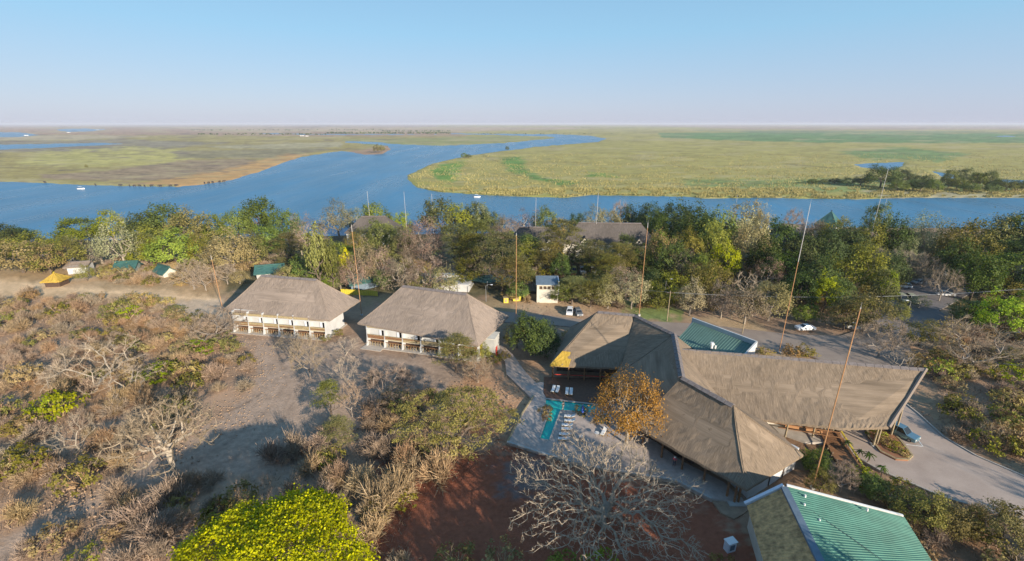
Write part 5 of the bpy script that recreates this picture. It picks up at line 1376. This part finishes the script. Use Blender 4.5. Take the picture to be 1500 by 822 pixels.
BELT = '''G 8 330 372 52;V 60 338 380 62;G 30 332 362 40;g 120 318 360 60;y 168 309 356 40;P 185 318 392 62;P 205 335 385 50;V 95 350 396 66;O 35 352 400 60;O 75 358 402 46;G 250 299 360 66;G 215 312 360 56;V 285 306 368 56;V 232 330 382 60;
y 262 337 394 62;K 345 336 398 66;K 325 350 396 44;g 312 312 362 42;G 385 289 352 50;g 352 303 356 42;g 425 306 364 46;A 425 342 392 52;B 455 312 376 46;T 472 322 432 44;T 490 345 430 34;P 497 294 348 52;P 520 300 350 36;g 552 296 342 42;Y 511 361 414 26;y 498 352 402 30;
g 555 322 366 40;y 590 312 350 30;B 625 316 388 62;B 602 328 388 40;g 648 290 348 58;y 672 300 350 44;g 698 296 348 42;g 720 306 350 36;P 706 300 350 34;B 636 340 392 42;V 590 342 384 44;V 548 352 400 46;B 592 372 432 60;B 560 360 420 44;B 625 378 436 60;K 650 390 440 44;V 690 378 416 44;
A 672 328 400 62;A 700 322 402 60;A 735 342 426 74;A 752 378 436 62;A 690 345 408 52;B 770 306 352 50;B 742 314 354 40;B 728 330 360 36;g 798 303 352 36;O 816 318 356 30;G 770 342 388 50;A 826 322 394 58;A 806 330 392 40;V 812 355 402 36;g 846 312 344 28;P 868 302 352 44;K 890 306 352 40;W 905 292 348 36;G 925 300 350 40;G 950 298 354 46;G 985 296 356 52;G 962 312 364 46;
A 866 352 408 52;A 905 356 412 56;A 888 374 420 60;g 915 342 384 34;G 935 360 410 44;O 962 338 402 42;g 962 332 396 30;G 985 352 418 52;V 1005 338 400 42;G 1012 300 366 56;g 1020 312 382 62;g 1040 300 386 60;y 1040 326 400 46;K 1076 306 384 66;K 1095 325 400 50;K 1062 312 384 40;B 1000 365 424 40;g 1020 370 428 42;y 1058 356 410 40;
B 910 386 446 44;K 925 400 452 44;V 975 398 446 54;V 1010 392 444 44;V 1040 384 440 50;K 1010 410 462 44;B 1055 408 466 48;K 1090 420 474 56;V 960 420 452 40;Q 1088 394 440 44;B 1120 378 432 40;K 1125 412 470 54;V 880 400 448 40;K 890 412 452 40;g 846 404 424 30;A 838 408 446 60;A 865 412 450 46;
O 1090 292 350 40;K 1110 300 352 30;W 1155 303 358 36;G 1135 322 388 50;G 1160 350 402 56;g 1178 340 400 56;G 1205 334 402 50;G 1140 372 426 56;G 1115 346 408 46;V 1220 318 376 44;G 1235 330 392 56;W 1190 320 368 34;G 1192 372 440 58;G 1165 398 452 50;V 1245 358 432 66;V 1262 325 384 50;g 1278 296 352 32;G 1300 318 388 44;
P 1335 312 384 52;P 1358 322 390 52;V 1408 322 400 68;O 1390 326 396 44;V 1440 312 384 60;G 1475 312 386 60;G 1500 322 392 60;g 1462 368 432 60;G 1420 372 440 60;G 1390 352 412 50;P 1322 350 402 40;W 1322 362 416 50;W 1350 372 424 46;W 1375 385 442 44;G 1300 372 422 44;g 1285 392 450 34;y 1292 398 450 28;
y 1205 402 458 40;g 1225 408 462 34;V 1262 428 488 66;V 1235 440 484 50;g 1178 446 472 34;y 1455 432 492 60;y 1488 430 490 54;g 1420 440 478 48;P 1345 432 452 30;V 1345 470 506 44;V 1310 440 470 30;G 1440 350 400 60;G 1490 352 410 60;g 1530 340 400 70;G 1550 380 450 70;V 1555 330 380 70;
G -40 335 380 60;V -30 350 400 60;g -80 330 375 60;W 285 378 424 56;W 302 385 426 40;g 455 372 420 44;g 478 386 424 46;g 560 395 424 24;V 615 404 436 40;B 520 372 428 40;K 536 350 420 40;g 566 326 374 46;V 540 334 372 44;g 590 332 376 36;V 520 340 376 30;A 905 358 404 48;A 930 362 410 44;g 850 352 392 36;V 875 366 404 40;A 800 356 402 44;V 770 352 396 40;G 820 372 408 30;G 1238 350 396 50;V 1200 330 372 40;P 1226 322 372 34;V 1265 352 402 46;W 1180 322 372 40;V 128 388 412 22;V 60 378 396 40;G 1490 400 440 50;V 300 345 388 46;g 395 330 380 40;V 372 340 388 44;V 220 352 388 44;B 150 356 386 50'''
for l in BELT.replace('\n', '').split(';'):
    c, *n = l.split(); x, top, foot, wpx = map(float, n)
    if wpx: T(c, x, top, foot, wpx)
# infill of the belt between the listed trees
HOUSES_PX = [(551, 345, 36, 14), (884, 368, 62, 18), (783, 366, 34, 14), (806, 388, 18, 12), (1208, 350, 14, 12), (1155, 362, 22, 12), (1265, 385, 24, 12), (398, 402, 18, 12), (532, 416, 20, 12), (189, 395, 14, 10), (243, 400, 14, 10), (85, 414, 14, 12), (120, 394, 14, 12), (78, 383, 18, 8), (801, 436, 20, 16), (655, 418, 36, 14), (716, 420, 36, 16), (1510, 415, 30, 14), (775, 431, 14, 10), (853, 402, 30, 12)]
CLEAR = [[(640, 385), (760, 390), (760, 425), (640, 425)], [(1262, 482), (1290, 440), (1345, 404), (1430, 400), (1440, 440), (1372, 505)], [(-100, 400), (330, 420), (330, 480), (200, 450), (-100, 430)], [(120, 380), (160, 385), (150, 430), (90, 425)], [(740, 440), (1500, 470), (1500, 560), (740, 480)], [(880, 395), (905, 395), (985, 462), (930, 462)]]
def inpoly(x, y, poly):
    c = False
    for i in range(len(poly)):
        (ax, ay), (bx, by) = poly[i], poly[(i + 1) % len(poly)]
        if (ay > y) != (by > y) and x < (bx - ax) * (y - ay) / (by - ay) + ax: c = not c
    return c
cnt = 0
while cnt < 170:
    x = NPR.uniform(-60, 1560); y = NPR.uniform(349, 446)
    if x < 330 and y > 372 + 10 * math.sin(x / 50): continue
    if 330 < x < 740 and y > 425: continue
    if any(abs(x - a) < c_ and -4 < y - b < d_ + 22 for a, b, c_, d_ in HOUSES_PX) or any(inpoly(x, y, p) for p in CLEAR): continue
    if x < 330: code = NPR.choice(list('GgVVPKO'))
    elif x < 640: code = NPR.choice(list('gVBBKPAW'))
    elif x < 950: code = NPR.choice(list('GgABKVA'))
    else: code = NPR.choice(list('GGgVKWBP' if y < 410 else 'gVVBKPW'))
    b = G(x, y); ph, pro = K[code]; h = NPR.uniform(4.5, 8)
    put(pro[NPR.integers(len(pro))], x, y, None, None, ph, 'tree', TG, base=b, hz=h, wm=h * NPR.uniform(.9, 1.3)); cnt += 1
# island trees in the marsh on the right
for c, x, top, foot, wpx in [('G', 1289, 242, 275, 42), ('G', 1320, 248, 268, 34), ('g', 1314, 264, 281, 24), ('g', 1336, 262, 280, 22), ('G', 1348, 256, 280, 26), ('g', 1366, 262, 283, 20), ('G', 1260, 258, 272, 22), ('g', 1240, 260, 272, 20), ('G', 1222, 261, 269, 18), ('g', 1388, 248, 276, 22), ('g', 1410, 246, 270, 20), ('g', 1400, 262, 278, 26),
                             ('g', 1428, 252, 276, 24), ('g', 1445, 250, 276, 26), ('G', 1456, 262, 278, 20), ('g', 1474, 262, 280, 24), ('G', 1490, 264, 280, 22), ('g', 1420, 268, 282, 22), ('g', 1452, 268, 284, 20), ('g', 1190, 262, 270, 14), ('g', 1205, 262, 270, 14), ('g', 1515, 258, 278, 26)]:
    ph, pro = K[c]; b = Vector((*un(x, foot, -9.3), -9.3)); put(pro[NPR.integers(len(pro))], x, foot, top, wpx, 'marsh ' + ph, 'tree', 'trees on the marsh beyond the river', base=b)
for c, x, top, foot, wpx, ph in [('G', 1, 1, 1, 1, '')][:0] + [('V', 553, 211, 224, 12, 'brown tuft tree on the little river island'), ('V', 560, 212, 223, 9, 'right tuft tree on the little river island'), ('g', 680, 224, 232, 10, 'round bush at the left tip of the marsh bank'), ('g', 686, 226, 232, 10, 'second bush right of the marsh tip bush'), ('G', 743, 214, 221, 5, 'tiny lone tree on the far river bank'), ('V', 127, 241, 246, 4, 'tiny lone bush on the left flood plain')]:
    pro = K[c][1]; b = Vector((*un(x, foot, -9.4), -9.4)); o = put(pro[0], x, foot, top, wpx, ph, 'tree', None, base=b); PENDING.pop(); o['label'] = ph
# far tree line across the plain: one mass of small crowns
rng = np.random.default_rng(77); P = []; N_ = []; TT = []
for (x0, x1, y, n, hh) in ((290, 480, 197, 90, 6), (480, 660, 195.5, 170, 9), (560, 660, 192.5, 60, 9), (480, 560, 190.5, 40, 8), (280, 470, 190.8, 60, 7), (1130, 1260, 183.0, 30, 16), (1440, 1500, 182.6, 16, 14), (840, 880, 187, 14, 7), (700, 900, 196.2, 50, 2.5), (300, 1500, 185, 80, 6), (0, 300, 187, 20, 4)):
    for k in range(n):
        x = rng.uniform(x0, x1); yy = y + rng.normal(0, .35); yy = max(yy, 182.2); b = np.array([*un(x, yy, -9.3), -9.3]); h = hh * rng.uniform(.5, 1.3); w_ = h * rng.uniform(.6, 1.3)
        d = rvec(rng, 24); P.append(b + d * np.array([w_ * .55, w_ * .55, h * .45]) + np.array([0, 0, h * .5])); N_.append(d); TT.append(np.full(24, rng.uniform(0, 1)))
P = np.concatenate(P); N_ = np.concatenate(N_)
sz = 3.2
tag(new_obj('far_woodland', quads_mesh('far_woodland', leaf_quads(rng, P, N_ + [0, .0, .3], sz * 1.3), np.concatenate(TT)), 'leaf_dark'), 'dark line of distant trees across the flood plain', 'woodland', kind='stuff')
# reeds along the marsh edge and over the near marsh
rng = np.random.default_rng(8); n = 110000
x = rng.uniform(590, 1650, n); y = np.where(rng.uniform(0, 1, n) < .45, rng.uniform(276, 292, n), rng.uniform(225, 290, n))
sdw = -np.max([seg_sd(x, y, p, 3.0) for p in (WATER[0], WATER[4], WATER[5], WATER[6])], 0)
cl = fbm(x / 16, y / 3.5, 3, 91); okm = (sdw > 3.0) & (cl > .40)
x, y = x[okm], y[okm]; n = len(x)
a_ = (x - 750) / FOC; b_ = (411 - y) / FOC; dy_ = CT + b_ * ST; dz_ = -ST + b_ * CT; t_ = (-9.3 - H) / dz_
P = np.stack([a_ * t_, dy_ * t_, np.full(n, -9.3)], 1); hh = (rng.uniform(.5, 1.5, n) * (.35 + fbm(x / 9, y / 2, 2, 44)))[:, None]
d = rvec(rng, n) * [.3, .3, 0] + [0, 0, 1]; s = rvec(rng, n) * [1, 1, 0]; s /= np.linalg.norm(s, axis=1, keepdims=True) + 1e-6; s *= rng.uniform(.2, .5, n)[:, None]
Q = np.stack([P - s, P + s, P + d * hh + s * .4, P + d * hh - s * .4], 1)
tag(new_obj('reeds', quads_mesh('reeds', Q, np.clip(.55 + (cl[okm] - .6) * 1.5 + rng.normal(0, .18, n), 0, 1)), 'reed'), 'yellow green reed bed covering the marsh beyond the river', 'reeds', kind='stuff')

# --- feature trees of the foreground
def feature(root, px_, py_, label, cat='tree', rz=0, z=0, s=1):
    b = V3(px_, py_, z); root.location = b; root.rotation_euler = (0, 0, rz); root.scale = (s, s, s); tag(root, label, cat); return root
# yellow-green tree at the bottom
root = empty('yellow_green_tree')
S = skeleton(51, 6, 3.5, 8.6, 11, .42, 3); new_obj('trunk', segs_mesh('trunk', S[:, :8]), 'bark_brown', root)
new_obj('crown', crown_mesh('crown', 'dome', 52, 2300, 24, .23, 9.2, 3.5, 11.6, flat=.6, upb=.9), 'leaf_yellow', root)
new_obj('twigs', segs_mesh('twigs', skeleton(53, 7, 3.2, 9.0, 11.3, .2, 5, flatn=.6, ntips=900)[:, :8]), 'twig_grey', root)
root.location = (-24.6, 33.6, -.4); tag(root, 'broad yellow green flowering tree at the bottom of the picture', 'tree')
# big leafless tree in front of the lodge
big = bare_tree('leafless_tree', 61, 'bark_pale', 'twig_white', ntips=2300, nlimb=7, rad=11.9, height=8.0, r0=.7, h0=2.2, twig=1.0, haze=14000, flatn=.55, rmin=.032, hl=.5, fw=.018, step=.5, inner=.12)
feature(big, 880, 766, 'large spreading leafless tree on the red ground in front of the lodge')
t2 = bare_tree('leafless_tree', 66, 'bark_pale', 'twig_grey', ntips=520, nlimb=5, rad=7.4, height=12.5, r0=.5, h0=3.6, twig=1.2, haze=9000, rmin=.018, hl=.65, fw=.012, inner=.05)
feature(t2, 255, 690, 'pale trunked leafless tree standing by the lower left track')
root = empty('orange_tree'); S = skeleton(71, 6, 2.6, 5.0, 9, .3, 3, spread=.5); new_obj('trunk', segs_mesh('trunk', S[:, :8]), 'bark_pale', root)
new_obj('crown', crown_mesh('crown', 'round', 72, 190, 42, .22, 5.8, 2.6, 10.5), 'leaf_orange', root)
new_obj('twigs', ribbon_mesh('twigs', skeleton(73, 6, 2.6, 6.2, 10.4, .2, 5)[:, :8], 3), 'twig_tan', root)
feature(root, 917, 650, 'orange leaved tree between the pool and the thatched lodge', z=TZ); root.scale = (.92, .92, 1.24)
root = empty('acacia_tree'); S = skeleton(81, 6, 2.0, 7, 6.5, .3, 3, spread=.6, flatn=.5); new_obj('trunk', segs_mesh('trunk', S[:, :8]), 'bark_brown', root)
new_obj('crown', crown_mesh('crown', 'dome', 82, 520, 34, .19, 9.0, 1.8, 8.6, flat=.35, upb=.8), 'leaf_scrub_acacia', root)
new_obj('twigs', ribbon_mesh('twigs', skeleton(83, 7, 2.0, 8.5, 7.8, .15, 4, flatn=.5)[:, :8], 3), 'twig_tan', root)
feature(root, 668, 668, 'wide olive acacia at the edge of the red ground'); root.scale = (1, .85, 1.15)
def F(proto, x, y, top, wpx, label, rz=None):
    o = put(proto, x, y, top, wpx, label, 'tree', None, rz=rz); PENDING.pop(); o['label'] = label; return o
DN = [bare_tree('dead_tree', s, 'bark_pale', 'twig_white', ntips=90, twig=.9, r0=.17, haze=1800, nlimb=4, h0=1.5, lean=l_, fw=.014, rmin=.016) for s, l_ in ((90, (1.2, .3)), (91, (-.9, .6)))]
F(DN[0], 135, 575, 500, 130, 'sprawling dead tree with white branches in the left scrub')
F(DN[1], 195, 570, 525, 90, 'leaning white dead tree right of the sprawling one')
F(K['W'][1][0], 318, 500, 448, 85, 'grey leafless tree at the left corner of the left guest block')
F(DN[0], 515, 572, 520, 50, 'broken pale trunked dead tree on the gravel track')
F(DN[1], 505, 522, 496, 56, 'small fallen white branch tree in front of the left guest block')
F(DN[1], 120, 660, 610, 70, 'low white branched dead tree left of the big bare track tree')
F(K['W'][1][1], 455, 555, 488, 56, 'brushy leafless tree in front of the left guest block')
F(K['W'][1][2], 425, 520, 488, 40, 'grey brushy tree at the foot of the left guest block')
F(K['A'][1][0], 668, 545, 492, 58, 'thin olive tree growing against the middle guest block')
F(K['W'][1][1], 700, 560, 520, 46, 'small leafless tree right of the thin olive tree')
F(K['W'][1][0], 1285, 525, 462, 74, 'leafless tree with thick pale trunk beside the road')
F(K['W'][1][2], 1420, 545, 470, 130, 'wide leafless grey tree in the right scrub')
F(DN[0], 1312, 540, 508, 44, 'leaning dead tree by the car park kerb')
F(DN[1], 1125, 462, 440, 46, 'fallen white dead branches by the road')
F(K['G'][1][0], 778, 520, 462, 56, 'dark bushy tree between the middle guest block and lodge')
F(K['G'][1][1], 798, 524, 474, 46, 'dark bush at the back left corner of the lodge')
F(K['V'][1][1], 757, 508, 470, 34, 'green bush beside the footpath to the pool')
F(K['A'][1][1], 486, 612, 560, 44, 'round olive bush on the gravel by the track')
F(K['W'][1][1], 516, 610, 556, 36, 'pinkish leafless bush right of the round olive bush')
F(K['A'][1][2], 500, 668, 612, 48, 'olive bush in shade below the round olive bush')
F(K['B'][1][0], 700, 560, 535, 40, 'brown bush at the corner of the middle guest block')
F(K['V'][1][0], 705, 528, 500, 26, 'brownish bush by the annexe corner')
F(K['W'][1][2], 565, 590, 536, 90, 'pale brushy leafless tree on the gravel bank')
F(K['V'][1][1], 1345, 770, 722, 60, 'green bush above the right corner of the teal roof')
F(K['V'][1][0], 1382, 785, 738, 50, 'olive bush beside the driveway edge')
F(K['V'][1][1], 1448, 800, 744, 60, 'olive bush near the bottom right corner')
F(K['g'][1][2], 1192, 694, 660, 34, 'leafy green bush beside the boardwalk')
F(K['W'][1][1], 1230, 722, 676, 44, 'leafless grey bush at the lower end of the boardwalk')
F(K['g'][1][1], 1272, 728, 695, 40, 'green bush right of the boardwalk')
F(K['V'][1][0], 1200, 722, 690, 34, 'dark green bush below the tallest looking mast')
# palms
def palm():
    e = empty('palm'); m = MB(); m.tube([(0, 0, 0), (.1, 0, 1.4), (.15, .05, 3)], [.12, .09, .08], 6); m.obj('trunk', 'bark_brown', e)
    rng = np.random.default_rng(3)
    for k in range(11):
        a = k * 2.4; el = rng.uniform(.1, .9); m = MB(); c = Vector((.15, .05, 3)); d_ = Vector((math.cos(a), math.sin(a), 0)); sd2 = Vector((-math.sin(a), math.cos(a), 0)); pts = [c + d_ * (t * 1.5) + Vector((0, 0, math.sin(el) * t * 1.6 - t * t * 1.3)) for t in (0, .35, .7, 1)]
        for i, (p, q_) in enumerate(zip(pts, pts[1:])):
            w0, w1 = (.08, .22, .16, .02)[i], (.08, .22, .16, .02)[i + 1]; dr = Vector((0, 0, -.12))
            m.face([p, p + sd2 * w0 + dr, q_ + sd2 * w1 + dr, q_]); m.face([p, q_, q_ - sd2 * w1 + dr, p - sd2 * w0 + dr])
        o = m.obj('frond', 'leaf_mid', e)
    return e
pp = palm(); fst = True
for x, y, lb, s in ((1270, 680, 'slender palm by the driveway kerb, right of the boardwalk', 1.0), (1290, 700, 'palm on the driveway edge left of its shadow', 1.0), (1238, 660, 'palm beside the top of the boardwalk', .9), (1257, 672, 'palm left of the slender palm by the kerb', .8), (1308, 712, 'small dry palm on the driveway verge', .7)):
    o = pp if fst else copy_tree(pp); fst = False; o.location = V3(x, y, .1); o.scale = (s * .62,) * 3; o.rotation_euler = (0, 0, x); tag(o, lb, 'palm', 'palms by the boardwalk')

# --- tall trees behind the viewpoint, whose long shadows lie on the red ground and pool terrace
for k, (X_, Y_, h, w_) in enumerate([(14, 4, 17, 14), (23, 12, 18, 13), (33, 13, 20, 14), (43, 13, 21, 13), (50.5, 10, 21, 10), (30, -4, 21, 15), (44, -6, 25, 15), (72, 11, 15.5, 6), (104, 12, 17, 8), (118, 20, 16, 8)]):
    pro = K['G'][1][k % 3]; o = copy_tree(pro); o.location = (X_, Y_, 0); o.rotation_euler = (0, 0, k * 1.3); o.scale = (w_ / 10, w_ / 10, h / 10)
    tag(o, 'tall dense tree just outside the lower edge of the view, shading the ground', 'tree', 'shade trees outside the frame')

# --- scrub: leafless and leafy shrubs, each one an object
def shrub_proto(name, mat, seed, n, leaf=None, rad=2.0, hgt=2.2, nst=14, wd=.028):
    e = empty(name); new_obj('twigs', shrub_mesh('twigs', seed, n, rad, hgt, wd, nst), mat, e)
    if leaf: new_obj('foliage', crown_mesh('foliage', 'round', seed, 40, 16, .22, rad * .9, .1, hgt), leaf, e)
    return e
SH = {'s': ('leafless grey shrub', 'leafless_shrub', [shrub_proto('leafless_shrub', 'twig_grey', s, 1300, wd=.024) for s in (101, 102, 103)], 'leafless grey shrubs of the scrub'),
      't': ('dry tan shrub', 'dry_shrub', [shrub_proto('dry_shrub', 'twig_tan', s, 1300, wd=.024) for s in (104, 105, 106)], 'dry tan shrubs of the scrub'),
      'o': ('olive green shrub', 'olive_shrub', [shrub_proto('olive_shrub', 'twig_tan', s, 160, 'leaf_olive') for s in (107, 108)], 'olive shrubs of the scrub'),
      'l': ('fresh green shrub', 'green_shrub', [shrub_proto('green_shrub', 'twig_tan', s, 120, 'leaf_lime') for s in (109, 110)], 'fresh green shrubs of the scrub'),
      'n': ('golden brown shrub', 'golden_shrub', [shrub_proto('golden_shrub', 'twig_tan', s, 200, 'leaf_golden') for s in (111, 112)], 'golden brown shrubs of the scrub')}
SHC = {k: 0 for k in SH}
def shrub(code, x, y, wm=None, hm=None, base=None):
    ph, nm, pro, grp = SH[code]
    if SHC[code] >= 298: return
    SHC[code] += 1; p = pro[NPR.integers(len(pro))]; wm = wm or NPR.uniform(3.2, 6.6)
    hm = hm or wm * NPR.uniform(.45, .7)
    b = base if base is not None else G(x, y)
    if p.name in USED: o = copy_tree(p)
    else: o = p; USED.add(p.name)
    o.location = b; o.rotation_euler = (0, 0, NPR.uniform(0, 6.28)); o.scale = (wm / 4, wm / 4, hm / 2.2)
    register(o, ('low ' if wm < 3.6 else 'wide ') + ph, 'shrub', grp, x, y)
for c, x, y, w_ in [('l', 92, 610, 8), ('l', 75, 606, 6), ('o', 45, 690, 7), ('l', 190, 466, 6), ('o', 175, 470, 6), ('l', 290, 512, 6), ('l', 300, 520, 4), ('l', 235, 558, 7), ('o', 215, 562, 6), ('o', 255, 550, 6), ('t', 560, 745, 9), ('t', 585, 730, 8), ('t', 535, 720, 7), ('t', 600, 700, 8), ('t', 640, 705, 8), ('t', 610, 665, 8), ('n', 655, 675, 7),
                    ('t', 545, 790, 7), ('s', 470, 660, 7), ('t', 495, 705, 6), ('l', 480, 680, 3), ('t', 460, 690, 7), ('s', 400, 680, 7), ('s', 250, 740, 8), ('s', 200, 770, 8), ('s', 240, 790, 8), ('s', 430, 665, 7), ('s', 590, 560, 6), ('s', 545, 560, 6), ('s', 610, 600, 6),
                    ('n', 1345, 540, 6), ('l', 1375, 552, 6), ('n', 1395, 548, 6), ('n', 1120, 520, 4), ('n', 1160, 520, 5), ('o', 1180, 522, 5), ('l', 1480, 560, 7), ('o', 1430, 785, 6), ('o', 1300, 740, 5), ('l', 1260, 705, 4), ('l', 1200, 700, 4), ('l', 1185, 680, 4), ('n', 1295, 652, 3), ('l', 1310, 660, 3), ('l', 1283, 640, 3), ('n', 1320, 668, 2.5),
                    ('o', 715, 520, 4), ('n', 740, 525, 3), ('o', 725, 530, 4), ('n', 798, 606, 3), ('n', 800, 615, 2.4), ('o', 478, 500, 3), ('o', 495, 492, 3), ('o', 850, 608, 3), ('s', 872, 622, 2.5), ('n', 803, 600, 2), ('o', 882, 620, 2.5)]:
    shrub(c, x, y, w_)
TRACK = [(345, 494), (480, 503), (530, 500), (545, 512), (640, 524), (705, 536), (740, 520), (770, 540), (740, 575), (700, 585), (600, 575), (560, 600), (520, 625), (440, 640), (330, 700), (190, 720), (120, 760), (0, 830), (-60, 860), (-60, 800), (0, 790), (110, 730), (240, 660), (330, 610), (375, 560), (370, 520)]
NO = [TRACK, [(270, 600), (330, 570), (450, 600), (455, 650), (400, 690), (280, 705), (262, 690)], [(325, 400), (530, 400), (530, 505), (325, 500)], [(522, 415), (748, 415), (748, 530), (522, 520)], [(640, 640), (1060, 640), (1100, 830), (600, 830), (600, 700)], [(700, 500), (1370, 500), (1370, 640), (1220, 760), (1120, 740), (740, 660)], [(p[0], p[1]) for p in drive], [(1060, 640), (1240, 640), (1280, 720), (1380, 830), (1050, 830)], [(690, 560), (760, 560), (745, 650), (690, 640)],
      [(-100, 402), (330, 424), (330, 452), (200, 440), (-100, 426)], [(85, 385), (155, 380), (150, 430), (80, 430)], [(1262, 482), (1290, 430), (1345, 400), (1430, 400), (1440, 440), (1350, 512)], [(690, 440), (1340, 470), (1340, 520), (690, 480)], [(640, 385), (760, 390), (760, 440), (640, 430)], [(1380, 640), (1500, 690), (1600, 740), (1600, 800), (1400, 740)], [(240, 440), (330, 440), (330, 470), (265, 470)]]
tries = 0
while sum(SHC.values()) < 1080 and tries < 14000:
    tries += 1
    X_ = NPR.uniform(-150, 140); Y_ = NPR.uniform(38, 165)
    x, y = pr(X_, Y_, gz(Y_))
    if not (-120 < x < 1620 and 385 < y < 900): continue
    if any(inpoly(x, y, p) for p in NO): continue
    if any(abs(x - a) < c_ and -4 < y - b < d_ for a, b, c_, d_ in HOUSES_PX): continue
    if x < 640:
        code = NPR.choice(list('sssssstttttttno' if y > 430 else 'ssttno'))
        if 180 < x < 300 and 440 < y < 540: code = NPR.choice(list('ntttso'))
    elif x > 1250 and y > 480: code = NPR.choice(list('ssstttno'))
    elif y > 640: code = NPR.choice(list('oonlt'))
    else: code = NPR.choice(list('ttnnos'))
    if 640 < x < 1250 and NPR.uniform() < .35: continue
    shrub(code, x, y, base=Vector((X_, Y_, gz(Y_))))
# --- low ground cover: dry grass and fallen twigs over the open scrub
rng = np.random.default_rng(15); n = 150000
X_ = rng.uniform(-150, 145, n); Y_ = 36 + 135 * rng.uniform(0, 1, n) ** 1.25
dd = Y_ * CT + H * ST; x = 750 + FOC * X_ / dd; y = 411 - FOC * (Y_ * ST - H * CT) / dd
bad = np.zeros(n, bool)
for p in NO: bad |= seg_sd(x, y, p) > -2
cl = fbm(X_ / 6, Y_ / 6, 3, 7); ok_ = ~bad & (cl > .38) & (x > -100) & (x < 1600)
X_, Y_, x, y = X_[ok_], Y_[ok_], x[ok_], y[ok_]; n = len(X_)
Z_ = -9.2 * np.clip((Y_ - 165) / 85, 0, 1)
P = np.stack([X_, Y_, Z_ - .1], 1); hh = rng.uniform(.3, .95, n)[:, None]; d = rvec(rng, n) * [.8, .8, .1] + [0, 0, .7]; s = rvec(rng, n) * [1, 1, 0]; s /= np.linalg.norm(s, axis=1, keepdims=True) + 1e-6; s *= rng.uniform(.02, .09, n)[:, None]
Q = np.stack([P - s, P + s, P + d * hh + s * .3, P + d * hh - s * .3], 1)
tag(new_obj('dry_grass', quads_mesh('dry_grass', Q, rng.uniform(0, 1, n)), 'twig_tan'), 'dry grass and fallen twigs on the open scrub ground', 'grass', kind='stuff')
# stones scattered along the track edges and the dry ground
rng = np.random.default_rng(55); n = 2600; edge = np.array([(345, 494), (370, 520), (375, 560), (330, 610), (240, 660), (110, 730), (560, 600), (600, 575), (700, 585), (740, 575), (745, 640), (600, 690), (560, 640), (870, 450), (800, 440), (1345, 620), (1480, 700), (640, 660), (900, 760)], float)
e_ = edge[rng.integers(0, len(edge), n)] + rng.normal(0, 16, (n, 2)) * [1.6, 1]
a_ = (e_[:, 0] - 750) / FOC; b_ = (411 - e_[:, 1]) / FOC; t_ = (0 - H) / (-ST + b_ * CT); C_ = np.stack([a_ * t_, (CT + b_ * ST) * t_, np.zeros(n) + .05], 1)
sz = rng.uniform(.06, .26, n)[:, None]; ax = np.array([[1, 0, 0], [0, 1, 0], [-1, 0, 0], [0, -1, 0]]); Q = []
for k in range(4):
    p, q2 = ax[k], ax[(k + 1) % 4]; Q.append(np.stack([C_ + p * sz, C_ + q2 * sz * .8, C_ + q2 * sz * .4 + [0, 0, .12], C_ + p * sz * .45 + [0, 0, .13]], 1))
Q.append(np.stack([C_ + ax[k] * sz * .45 + [0, 0, .13] for k in range(4)], 1)); Q = np.concatenate(Q)
tag(new_obj('stones', quads_mesh('stones', Q, np.tile(rng.uniform(0, 1, n), 5)), 'stone'), 'loose stones scattered along the edges of the gravel yard', 'stones', kind='stuff')
for o in COL.objects:
    if o.type == 'MESH' and o.parent is not None and o.name.split('.')[0] in ('twigs', 'fine_twigs'): o['kind'] = 'stuff'
finish_labels()
for o in [o for o in COL.objects if o.type == 'EMPTY' and o.parent is None and 'category' not in o.keys()]:
    for c_ in list(o.children_recursive): bpy.data.objects.remove(c_)
    bpy.data.objects.remove(o)
print('shrubs', SHC)

# ------------------------------------------------------------------ haze
m, nt, bs = new_mat('haze'); nt.nodes.remove(bs)
pv = node(nt, 'ShaderNodeVolumePrincipled'); pv.inputs['Color'].default_value = (.80, .84, .95, 1); pv.inputs['Density'].default_value = HAZE; pv.inputs['Anisotropy'].default_value = 0
nt.links.new(pv.outputs[0], nt.nodes['Material Output'].inputs['Volume'])
tag(MB().box(-140000, 140000, -600, 86000, -13, 66).obj('haze', 'haze'), kind='stuff')
